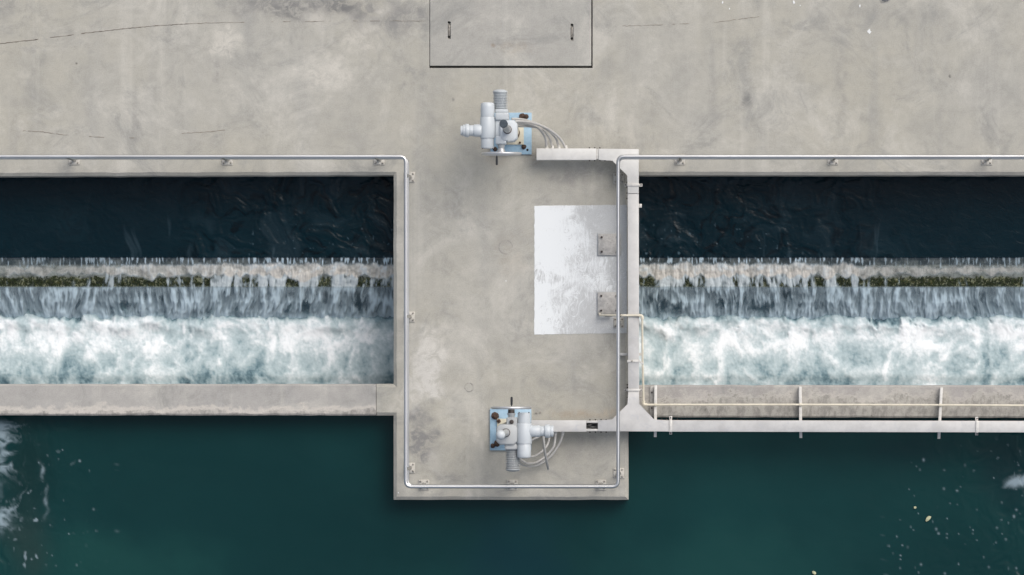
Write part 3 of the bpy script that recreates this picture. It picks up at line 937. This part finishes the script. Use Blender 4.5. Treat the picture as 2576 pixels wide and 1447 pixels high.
for (px_, py_, row) in posts:
    if row == 0: x, y = PX(px_), XYr[0].y
    elif row == 1: x, y = XYr[1].x, PY(py_)
    elif row == 2: x, y = PX(px_), XYr[2].y
    else: x, y = XYr[3].x, PY(py_)
    c = Vector((x, y, 0))
    if src_post is None:
        bm = nb(); lathe(bm, c + Vector((0, 0, .012)), (0, 0, 1), [(0, .027), (.012, .024), (.02, .0185), (RZ - .014, .0185)], 16)
        src_post = obj('post', bm, M_RAIL, rail); c_post = c
        bm = nb(); add_box(bm, x - .057, x + .057, y - .055, y + .055, .001, .013, .004)
        src_plate = obj('base_plate', bm, M_PLATE, src_post)
        src_bolt = None
        for sx in (-.037, .037):
            for sy in (-.036, .036):
                p = c + Vector((sx, sy, .013))
                if src_bolt is None:
                    src_bolt = obj('bolt', bolt_bm(p, .0105, .014, 8, True), M_BOLT, src_post); cb = p
                else: share('bolt', src_bolt, src_post, p - cb)
    else:
        po = share('post', src_post, rail, c - c_post)
        share('base_plate', src_plate, po, (0, 0, 0))
        for sx in (-.037, .037):
            for sy in (-.036, .036):
                share('bolt', src_bolt, po, c + Vector((sx, sy, .013)) - cb - (c - c_post))

# ------------------------------------------------------------------ cable trunking
T0, T1 = .095, .245
tray = thing('cable_trunking', 'galvanised box cable trunking bending round the right side of the pier', 'trunking', P(1592, 700))
def tpoly(name, pts, mat, z0=T0, z1=T1, bev=.004):
    return obj(name, prism([xy(a, b, z1) for a, b in pts], z0, z1, bev), mat, tray, ang=30)
def trect(x0, x1, y0, y1): return [(x0, y0), (x0, y1), (x1, y1), (x1, y0)]
tpoly('straight_section', trect(1349.5, 1499.8, 373.6, 402.6), M_TRAY_W)
tpoly('joint_channel', trect(1499.9, 1505.4, 375.5, 400.5), M_STRAP, T0 + .01, T1 - .012)
tpoly('elbow', [(1505.6, 374.2), (1505.6, 403.0), (1540.7, 403.4), (1578.7, 441), (1578.7, 487), (1606.8, 487), (1606.8, 375.4)], M_TRAY_W)
tpoly('straight_section', [(1578.8, 488), (1580.2, 983), (1607.8, 983), (1606.9, 488)], M_TRAY)
tpoly('tee', [(1579.6, 984), (1579.4, 1017.5), (1540, 1056.4), (1503.8, 1057.3), (1503.8, 1085.2), (1684, 1086), (1684, 1057.5), (1645, 1056.2), (1607.7, 1017.5), (1607.7, 984)], M_TRAY)
tpoly('straight_section', [(1685, 1057.4), (1685, 1086.2), (2940, 1089), (2940, 1060)], M_TRAY)
tpoly('straight_section', trect(1336, 1474.8, 1057.6, 1086.4), M_TRAY)
# open joint with wires showing
tpoly('joint_channel', trect(1474.9, 1503.7, 1058.2, 1064.2), M_STRAP, T0, T1 - .006)
tpoly('joint_channel', trect(1474.9, 1503.7, 1079.2, 1085.2), M_STRAP, T0, T1 - .006)
tpoly('open_joint', trect(1474.9, 1503.7, 1064.3, 1079.1), M_VOID, T0, T0 + .03, 0)
for k in range(5):
    y = 1067 + k * 2.4
    bm = tube(nb(), crspline([P(1475 + random.uniform(0, 4), y, .15), P(1483, y + random.uniform(-1.5, 1.5), .165), P(1492, y + random.uniform(-2, 2), .16), P(1503, y, .15)], 6), .004, 8)
    obj('wire', bm, M_BLACK if k % 2 else M_CABLE_D, tray)

def strap(px0, px1, py0, py1, mat=M_STRAP):
    """flat strap over the trunking with feet at both ends, across x"""
    bm = pbox(px0, px1, py0, py1, T1 + .001, T1 + .009, .002)
    o = obj('strap', bm, mat, tray)
    return o
def strap_x(x0, x1, y0, y1, tx0, tx1):
    o = strap(tx0 - .6, tx1 + .6, y0, y1)
    a0, a1 = P(x0, y0, T1), P(x1, y1, T1)
    b0, b1 = P(tx0, y0, T1), P(tx1, y1, T1)
    if x0 < tx0: obj('strap_foot', add_box(nb(), a0.x, b0.x - .003, a1.y, a0.y, T0 + .05, T0 + .058, .001), M_STRAP, o)
    if x1 > tx1: obj('strap_foot', add_box(nb(), b1.x + .003, a1.x, a1.y, a0.y, T0 + .05, T0 + .058, .001), M_STRAP, o)
    for bx, ok in ((x0 + 3, x0 < tx0 - 3), (x1 - 3, x1 > tx1 + 3)):
        if ok: obj('bolt', bolt_bm(P(bx, (y0 + y1) / 2, T0 + .058), .008, .012), M_BOLT_D, o)
strap_x(1570, 1616, 461.8, 468.8, 1578.7, 1606.8)
strap_x(1570, 1616, 978.5, 984.5, 1579.4, 1607.7)
o = strap(1577.5, 1608.5, 905.5, 912.2)
a, b = P(1606, 906, T1), P(1618, 917, T1)
obj('brace', tube(nb(), [a + Vector((0, 0, .01)), b + Vector((0, 0, -.02))], .010, 4), M_STRAP, o)
obj('bolt', bolt_bm(P(1590, 908.5, T1 + .009), .009, .012), M_BOLT, o)
for (x0, x1, y0, y1) in ((1606.8, 1614.6, 513, 522.5), (1607.6, 1615, 888, 895)):
    bm = pbox(x0, x1, y0, y1, T0 - .03, T0 + .012, .003); obj('support_stub', bm, M_STRAP, tray)
bm = pbox(1559.5, 1579, 888, 895, .004, .09, .003, None); obj('support_stub', bm, M_STRAP, tray)
def strap_y(x0, x1, y0, y1, ty0, ty1):
    bm = pbox(x0, x1, ty0 - .6, ty1 + .6, T1 + .001, T1 + .009, .002)
    o = obj('strap', bm, M_STRAP, tray)
    obj('strap_foot', add_box(nb(), P(x0, 0, T1).x, P(x1, 0, T1).x, P(0, ty0, T1).y + .003, P(0, y0, T1).y, T0 + .05, T0 + .058, .001), M_STRAP, o)
    obj('strap_foot', add_box(nb(), P(x0, 0, T1).x, P(x1, 0, T1).x, P(0, y1, T1).y, P(0, ty1, T1).y - .003, T0 + .05, T0 + .058, .001), M_STRAP, o)
    for by in (y0 + 3.6, y1 - 3.6): obj('bolt', bolt_bm(P((x0 + x1) / 2, by, T0 + .058), .008, .012), M_BOLT_D, o)
strap_y(1683.6, 1690.8, 1047.5, 1093.5, 1057.4, 1086.1)
strap_y(2454.5, 2461.8, 1049, 1095.5, 1059.2, 1087.8)
# small bolts along the joints
src = None
spots = [(x, 404.0) for x in (1483, 1496, 1509, 1522)] + [(x, 372.4) for x in (1483, 1496, 1509)] + \
        [(1577.6, y) for y in (459, 471, 486, 500)] + [(x, 1056.2) for x in (1484, 1498, 1512, 1525)] + [(x, 1087.4) for x in (1484, 1498, 1512, 1525)] + \
        [(1578.4, y) for y in (968, 975, 1000)] + [(x, 1055.8) for x in (1665, 1677, 1704)]
for (bx, by) in spots:
    p = P(bx, by, .17)
    if src is None: src = obj('bolt', lathe(nb(), p - Vector((0, 0, .006)), (0, 0, 1), [(0, .0085), (.010, .0085), (.012, .006)], 8), M_BOLT_D, tray); p00 = p
    else: share('bolt', src, tray, p - p00)

# brackets that carry the trunking over the basin
def bracket(x, y0, y1, xe, lab, foot=False):
    th = thing('support_bracket', lab, 'bracket', P(x + 3.5, (y0 + y1) / 2), 'steel brackets under the trunking')
    w = 7.2
    bm = nb()
    a, b, c, d = P(x, y0, T0), P(x + w, y0, T0), P(xe + w, y1, T0), P(xe, y1, T0)
    prism([(a.x, a.y), (d.x, d.y), (c.x, c.y), (b.x, b.y)], T0 - .010, T0 - .001, .002, bm)
    obj('flange', bm, M_STRAP, th)
    bm = nb()
    a2, d2 = P(x + .8, y0 + 1, T0), P(xe + .8, y1 - 1, T0)
    prism([(a2.x, a2.y), (d2.x, d2.y), (d2.x + .006, d2.y), (a2.x + .006, a2.y)], .003, T0 - .011, 0, bm)
    obj('web', bm, M_STRAP, th)
    if foot:
        bm = pbox(x - 10.8, x + .6, y0 + 1, y1 - 52, .002, .012, .002); obj('foot_plate', bm, M_STEEL_OLD, th)
        for by in (y0 + 18, y0 + 57): obj('bolt', bolt_bm(P(x - 6, by, .012), .009, .014), M_BOLT_D, th)
bracket(1645.8, 969.6, 1099.6, 1644.8, 'steel bracket nearest the pier, with a bolted foot plate', True)
bracket(2009.4, 973, 1102, 2011, 'middle steel bracket under the cream pipe and the trunking')
bracket(2365, 974.5, 1104, 2358.2, 'steel bracket farthest right, slightly askew under the trunking')

# ------------------------------------------------------------------ cream pipe
pipe = thing('water_pipe', 'thin cream pipe crossing the trunking and running along the right wall', 'pipe', P(1616, 900))
ZT = T1 + .020
ZB = T0 + .014
PR = .0112
obj('pipe_run', tube(nb(), [P(1511, 793.2, .05), P(1521, 793.3, .06)], .0125, 14), M_WHITE, pipe)
obj('valve', pbox(1522, 1540, 791.2, 796.8, .045, .075, .004), M_BLACK, pipe)
obj('pipe_run', tube(nb(), rounded_path([P(1508, 789.5, .02), P(1509, 793.2, .10), P(1524, 793.3, .16), P(1566, 793.6, ZT), P(1616, 794, ZT)], 2 * U), PR, 14), M_PVC, pipe)
obj('clamp', tube(nb(), [P(1558.5, 793.5, ZT - .012), P(1561, 793.5, ZT - .008)], .020, 12), M_BOLT_D, pipe)
obj('pipe_run', tube(nb(), [P(1615.6, 796, ZT), P(1616.4, 905, ZT - .03), P(1618.2, 970, ZB + .05), P(1619.3, 1017, ZB)], PR, 14), M_PVC, pipe)
obj('pipe_run', tube(nb(), densify([P(1619, 1018.2, ZB), P(1655, 1018.4, ZB), P(2014, 1018.2, ZB), P(2366, 1019.2, ZB), P(2940, 1022, ZB)]), PR, 14), M_PVC, pipe)
def elbow(c, d1, d2):
    bm = nb()
    e1 = c + Vector(d1) * .034; e2 = c + Vector(d2) * .034
    tube(bm, rounded_path([e1, c, e2], .02), .0155, 14)
    lathe(bm, c + Vector(d1) * .026, d1, [(0, .018), (.012, .018)], 14)
    lathe(bm, c + Vector(d2) * .026, d2, [(0, .018), (.012, .018)], 14)
    obj('elbow', bm, M_PVC, pipe)
elbow(P(1615.8, 794, ZT), (-1, 0, 0), (0, -1, 0))
elbow(P(1619.3, 1018, ZB), (0, 1, 0), (1, 0, 0))
for (cx, cy) in ((1649, 1018.4), (2013.5, 1018.3), (2364.5, 1019.2)):
    obj('clamp', tube(nb(), [P(cx - 1.6, cy, ZB), P(cx + 1.6, cy, ZB)], .0165, 14), M_PVC, pipe)

# ------------------------------------------------------------------ gate actuators
S = .16421
SM = S * U
def actuator(label, ox, oy, L):
    def q(zx, zy, z): return P(ox + zx * S, oy + zy * S, z)
    def m(v, z=.7): return v * SM * (H - z) / H
    bx0, bx1, by0, by1 = L['base']
    cx, cy = (bx0 + bx1) / 2, (by0 + by1) / 2
    th = thing('gate_actuator', label, 'actuator', q(cx, cy, 0))
    a, b = q(bx0, by0, .03), q(bx1, by1, .03)
    bm = nb(); add_box(bm, a.x - .012, b.x + .014, b.y - .010, a.y + .012, -.001, .006, .003)
    obj('grout_pad', bm, M_DECK, th)
    base = obj('base_plate', add_box(nb(), a.x, b.x, b.y, a.y, .004, .032, .006), M_BLUE, th)
    for (x, y, r, h, kind) in L['bolts']:
        p = q(x, y, .032)
        if kind == 'stud':
            bm = nb()
            lathe(bm, p, (0, 0, 1), [(0, r * 1.9), (.006, r * 1.9), (.007, r * 1.5), (.03, r * 1.4), (.032, r * .8), (h, r * .75), (h + .002, 0)], 12)
            for v in bm.verts: v.co += Vector((random.gauss(0, .002), random.gauss(0, .002), random.gauss(0, .0015)))
            obj('anchor_bolt', bm, M_RUST, base)
        else:
            obj('bolt_hole', lathe(nb(), p - Vector((0, 0, .004)), (0, 0, 1), [(0, r), (.0055, r), (.006, r * .8)], 12), M_VOID, base)
    # pedestal
    (px0, px1, py0, py1) = L['ped']
    a, b = q(px0, py0, .05), q(px1, py1, .05)
    ped = obj('pedestal', add_box(nb(), a.x, b.x, b.y, a.y, .032, .052, .004), M_CREAM, th)
    pc = q(*L['pedc'], .06)
    obj('pedestal_ring', lathe(nb(), Vector((pc.x, pc.y, .052)), (0, 0, 1), [(0, .082), (.010, .082), (.012, .078)], 28), M_RUST, ped)
    obj('pedestal_column', lathe(nb(), Vector((pc.x, pc.y, .06)), (0, 0, 1), [(0, .066), (.06, .06), (.40, .06), (.46, .085), (.50, .085)], 28), M_CREAM, ped)
    for (x, y) in L['pbolts']: obj('bolt', bolt_bm(q(x, y, .052), .013, .02), M_RUST, ped)
    # gearbox
    gx0, gx1, gy0, gy1 = L['gear']
    ch = 52
    gp = [(gx0 + ch, gy0), (gx0, gy0 + ch), (gx0, gy1 - ch), (gx0 + ch, gy1), (gx1 - ch, gy1), (gx1, gy1 - ch), (gx1, gy0 + ch), (gx1 - ch, gy0)]
    gb = prism([(q(x, y, .80).x, q(x, y, .80).y) for x, y in gp], .55, .805, .018)
    gear = obj('gearbox', gb, L['gmat'], th, ang=45)
    for (x0, x1, y0, y1, z1) in L['blocks']:
        A, B = q(x0, y0, z1), q(x1, y1, z1)
        obj('gear_block', add_box(nb(), A.x, B.x, B.y, A.y, .56, z1, .014, 3), L['gmat'], th)
    for (x, y, r) in L.get('plugs', []):
        obj('plug', lathe(nb(), q(x, y, .79), (0, 0, 1), [(0, m(r)), (.012, m(r)), (.014, m(r * .8))], 8), M_BOLT_D if L['gmat'] is M_GREYP else M_GREYP, gear)
    # stem cover
    sx, sy, zt, capr, capm, dome = L['stem']
    b0 = q(sx, sy, .80)
    obj('stem_collar', lathe(nb(), b0, (0, 0, 1), [(0, m(66)), (.018, m(66)), (.02, m(60))], 24), M_RUST if not dome else M_BOLT_D, gear)
    stem = obj('stem_cover', lathe(nb(), b0 + Vector((0, 0, .015)), (0, 0, 1), [(0, m(56)), (zt - .83, m(50))], 24), M_GREYP, th)
    ct = Vector((b0.x, b0.y, zt - .02))
    if dome: prof = [(0, m(capr) * .96), (.015, m(capr))] + [(.015 + m(capr) * math.sin(t), m(capr) * math.cos(t)) for t in np.linspace(.2, 1.5, 8)] + [(.016 + m(capr), 0)]
    else: prof = [(0, m(capr) * .97), (.006, m(capr)), (.035, m(capr)), (.040, m(capr) * .93), (.041, 0)]
    obj('stem_cap', lathe(nb(), ct, (0, 0, 1), prof, 26), capm, stem)
    # control housing, a smooth drum lying across
    hx, hz = L['hx'], .74
    for nm, y0, y1, r, e0, e1 in L['drum']:
        A, B = q(hx, y0, hz), q(hx, y1, hz)
        ln = (B - A).length; R = m(r)
        prof = []
        if e0 == 'dome': prof += [(0, 0), (.002, R * .55), (.010, R * .88), (.022, R * .975), (.05, R)]
        elif e0 == 'flat': prof += [(0, R * .90), (.006, R * .95), (.012, R * .965)]
        else: prof += [(0, R * .985), (.003, R)]
        if e1 == 'dome': prof += [(ln - .05, R), (ln - .022, R * .975), (ln - .010, R * .88), (ln - .002, R * .55), (ln, 0)]
        elif e1 == 'flat': prof += [(ln - .012, R * .965), (ln - .006, R * .95), (ln, R * .90)]
        else: prof += [(ln - .003, R), (ln, R * .985)]
        d = obj(nm, lathe(nb(), A, B - A, prof, 36), M_WHITE, th)
        ys_ = [y for y, e in ((y0, e0), (y1, e1)) if e == '' and nm == 'end_cover']
        for y in ys_:
            obj('gasket', lathe(nb(), q(hx, y, hz) - Vector((0, .0025, 0)), (0, 1, 0), [(0, R * 1.02), (.0025, R * 1.035), (.005, R * 1.02)], 36), M_SEAM, d)
        if nm == 'end_cover' and e0 != 'dome' and e1 != 'dome':
            yb = y1 if L['flip'] > 0 else y0
            for sgn in (-1, 1):
                pb = q(hx + sgn * r * .75, yb, hz + .045)
                obj('bolt', lathe(nb(), pb - Vector((0, .004, 0)), (0, 1, 0), [(0, .006), (.008, .006)], 8), M_BOLT_D, d)
    # plug connector
    cy_ = L['cy']
    par = None
    for nm, x0, x1, r in L['conn']:
        A, B = q(x0, cy_, hz), q(x1, cy_, hz)
        ln = (B - A).length; R = m(r)
        d = obj(nm, lathe(nb(), A, B - A, [(0, R * .95), (min(.006, ln * .2), R), (ln - min(.006, ln * .2), R), (ln, R * .94)], 28), M_WHITE, th)
    # motor with cooling fins
    mx, mz = L['mx'], .66
    y0, y1 = L['motor']             # from flange to free end
    A, B = q(mx, y0, mz), q(mx, y1, mz)
    ln = (B - A).length; R = m(L['mr'])
    nf = 11
    prof = [(0, R * .9)]
    fl = ln - .03
    for k in range(nf):
        t0 = fl * k / nf; pt = fl / nf
        prof += [(t0 + pt * .12, R * .80), (t0 + pt * .28, R), (t0 + pt * .58, R), (t0 + pt * .74, R * .80)]
    prof += [(fl, R * .99), (fl + .012, R * .97), (fl + .022, R * .80), (ln, R * .45), (ln + .002, 0)]
    obj('motor', lathe(nb(), A, B - A, prof, 36), L['mmat'], th, ang=25)
    for (x0, x1, yy0, yy1, z0, z1) in L['flange']:
        A, B = q(x0, yy0, z1), q(x1, yy1, z1)
        obj('motor_flange', add_box(nb(), A.x, B.x, B.y, A.y, z0, z1, .016, 3), L['mmat'], th)
    # handwheel seen on edge
    wx, wy, wr = L['wheel']
    wz = .74
    c = q(wx, wy, wz); Rw = m(wr)
    bm = nb()
    ring = [c + Vector((math.cos(t) * (Rw - .014), 0, math.sin(t) * (Rw - .014))) for t in np.linspace(0, 2 * math.pi, 49)]
    tube(bm, ring, .0145, 12, False)
    bmesh.ops.remove_doubles(bm, verts=bm.verts, dist=.0006)
    wheel = obj('handwheel', bm, M_ALU, th)
    for k in range(3):
        t = math.pi / 2 + k * 2 * math.pi / 3
        obj('spoke', tube(nb(), [c, c + Vector((math.cos(t), 0, math.sin(t))) * (Rw - .014)], .009, 8), M_ALU, wheel)
    f = L['flip']           # +1: wheel faces down the picture (-Y)
    for nm, w0, w1, yy0, yy1, mt in L['neck']:
        A, B = q(wx, yy0, wz), q(wx, yy1, wz)
        obj(nm, lathe(nb(), A, B - A, [(0, m(w0) * .97), (.002, m(w0)), ((B - A).length - .002, m(w1)), ((B - A).length, m(w1) * .96)], 24), mt, th)
    hx_, hy0, hy1, hr = L['handle']
    zc = wz + math.sqrt(max(0, (Rw - .02) ** 2 - (m(hx_ - wx)) ** 2))
    A, B = q(hx_, hy0, zc), q(hx_, hy1, zc)
    ln = (B - A).length; R = m(hr)
    obj('crank_handle', lathe(nb(), A, B - A, [(0, R * .5), (.012, R * .55), (.014, R * .9), (ln * .6, R), (ln - .006, R * .92), (ln, R * .5)], 16), M_BLACK, wheel)
    return th, q

A1 = dict(base=(705, 1335, 535, 1175), ped=(870, 1215, 700, 1025), pedc=(1035, 845), pbolts=[(1155, 995), (905, 995)],
          bolts=[(1215, 1060, .0135, .055, 'stud'), (775, 1095, .0125, .06, 'stud'), (1250, 597, .015, .07, 'stud'), (1190, 595, .018, .035, 'stud'), (1271, 1106, .0125, 0, 'hole')],
          gear=(850, 1115, 650, 975), gmat=M_WHITE, blocks=[(775, 985, 640, 905, .76), (780, 945, 895, 1018, .80), (975, 1048, 930, 985, .70)],
          stem=(965, 795, 2.25, 63, M_CAP, False), plugs=[(985, 965, 18)],
          hx=660, drum=[('end_cover', 375, 607, 107, 'dome', ''), ('housing', 605, 927, 116, '', ''), ('end_cover', 925, 1085, 103, '', 'flat')],
          cy=810, conn=[('connector_stub', 570, 450, 97), ('connector_neck', 455, 365, 84), ('connector_ring', 376, 318, 103), ('connector_plug', 322, 283, 92), ('connector_plug', 286, 247, 76)],
          mx=853, mr=115, motor=(500, 180), mmat=M_MOTOR, flange=[(772, 976, 478, 545, .58, .76), (775, 985, 535, 650, .57, .79)],
          wheel=(870, 1165, 315), flip=1, neck=[('wheel_neck', 60, 44, 1010, 1085, M_GREYP), ('wheel_hub', 44, 66, 1080, 1140, M_ALU)], handle=(801, 1192, 1340, 18))
act1, q1 = actuator('white electric gate actuator on a blue base plate, motor pointing up the deck', 1118.2, 195.7, A1)

A2 = dict(base=(270, 905, 345, 985), ped=(380, 720, 500, 830), pedc=(560, 665), pbolts=[(420, 540), (700, 800)],
          bolts=[(350, 455, .021, .06, 'stud'), (408, 535, .014, .03, 'stud'), (380, 880, .018, .045, 'stud'), (314, 915, .013, .07, 'stud')],
          gear=(368, 690, 585, 900), gmat=M_GREYP, blocks=[(522, 690, 478, 640, .78), (500, 690, 820, 935, .76)],
          stem=(515, 715, 2.75, 71, M_WHITE, True), plugs=[(603, 548, 34)],
          hx=793, drum=[('end_cover', 405, 572, 101, 'flat', ''), ('housing', 570, 882, 119, '', ''), ('end_cover', 880, 1110, 107, '', 'dome')],
          cy=690, conn=[('connector_stub', 880, 1036, 90), ('connector_neck', 1030, 1118, 79), ('connector_ring', 1112, 1192, 104), ('connector_plug', 1190, 1245, 88)],
          mx=622, mr=116, motor=(965, 1310), mmat=M_GREYP, flange=[(495, 690, 880, 975, .57, .77)],
          wheel=(598, 333, 313), flip=-1, neck=[('wheel_neck', 44, 66, 482, 415, M_GREYP), ('wheel_hub', 52, 50, 415, 357, M_BOLT_D)], handle=(603, 308, 165, 18))
act2, q2 = actuator('white and grey electric gate actuator with a round white stem cap, near the pier end', 1188.06, 971.4, A2)
# loose nuts beside the second actuator
for (x, y) in ((985, 410), (1045, 402)):
    tag(obj('loose_nut', lathe(nb(), q2(x, y, 0.001), (0, 0, 1), [(0, .010), (.014, .010), (.015, .006)], 6), M_BOLT, loc=q2(x, y, 0.001)),
        f'small loose nut on the deck by the lower actuator, {"left" if x < 1000 else "right"} of two', 'nut', 'loose nuts on the deck')

# ------------------------------------------------------------------ cables
def cable(pts, r, mat, label, group, gland=None):
    th = thing('cable', label, 'cable', Vector(pts[-1]), group)
    obj('sheath', tube(nb(), crspline(pts, 12), r, 14), mat, th)
    if gland is not None:
        e = Vector(pts[-1])
        obj('gland', lathe(nb(), e, gland, [(-.004, r * 1.5), (.016, r * 1.5), (.020, r * 1.25), (.034, r * 1.2)], 12), M_STRAP, th)
g1 = 'cables between the upper actuator and the trunking'
cable([q1(1060, 745, .60), q1(1180, 745, .56), q1(1330, 750, .42), q1(1500, 790, .28), q1(1610, 930, .20), q1(1655, 1085, .17)], .0115, M_CABLE, 'grey cable, second from the left where they enter the upper trunking', g1, (0, 1, 0))
cable([q1(1060, 712, .66), q1(1150, 706, .64), q1(1300, 718, .50), q1(1440, 775, .36), q1(1540, 910, .24), q1(1565, 1085, .17)], .0135, M_CABLE, 'grey cable, leftmost of four entering the upper trunking', g1, (0, 1, 0))
cable([q1(1030, 632, .64), q1(1150, 634, .60), q1(1300, 665, .45), q1(1500, 745, .30), q1(1690, 900, .21), q1(1755, 1085, .17)], .0125, M_CABLE, 'grey cable, third from the left entering the upper trunking', g1, (0, 1, 0))
cable([q1(1080, 668, .70), q1(1180, 668, .68), q1(1340, 690, .55), q1(1560, 770, .38), q1(1760, 920, .24), q1(1858, 1085, .17)], .0135, M_CABLE, 'grey cable, outermost of four entering the upper trunking', g1, (0, 1, 0))
g2 = 'cables looping under the lower actuator'
cable([q2(690, 1080, .45), q2(790, 1160, .36), q2(880, 1185, .28), q2(1010, 1155, .20), q2(1150, 1050, .16), q2(1245, 930, .16), q2(1270, 800, .16), q2(1276, 705, .17)], .0130, M_CABLE, 'grey cable, inner long loop under the lower actuator', g2, (0, -1, 0))
cable([q2(680, 1120, .40), q2(760, 1195, .30), q2(880, 1228, .20), q2(1020, 1200, .13), q2(1190, 1080, .11), q2(1310, 920, .13), q2(1370, 790, .16), q2(1384, 705, .17)], .0135, M_CABLE, 'grey cable, outermost long loop under the lower actuator', g2, (0, -1, 0))
cable([q2(850, 1085, .40), q2(960, 1070, .30), q2(1080, 990, .22), q2(1155, 890, .18), q2(1180, 790, .17), q2(1185, 705, .17)], .0115, M_CABLE, 'grey cable, short inner loop close to the lower actuator connector', g2, (0, -1, 0))
cable([q2(880, 860, .40), q2(930, 820, .38), q2(1010, 780, .32), q2(1090, 730, .26), q2(1120, 700, .20)], .0115, M_CABLE_D, 'short dark cable tucked under the lower actuator connector', g2)
cable([q2(1085, 740, .30), q2(1095, 830, .36), q2(1105, 950, .38), q2(1130, 1100, .34), q2(1150, 1200, .28), q2(1165, 1272, .22)], lambda t: .0135 if t < .92 else .0115, M_CABLE_D, 'loose dark grey cable end hanging past the loops', g2)
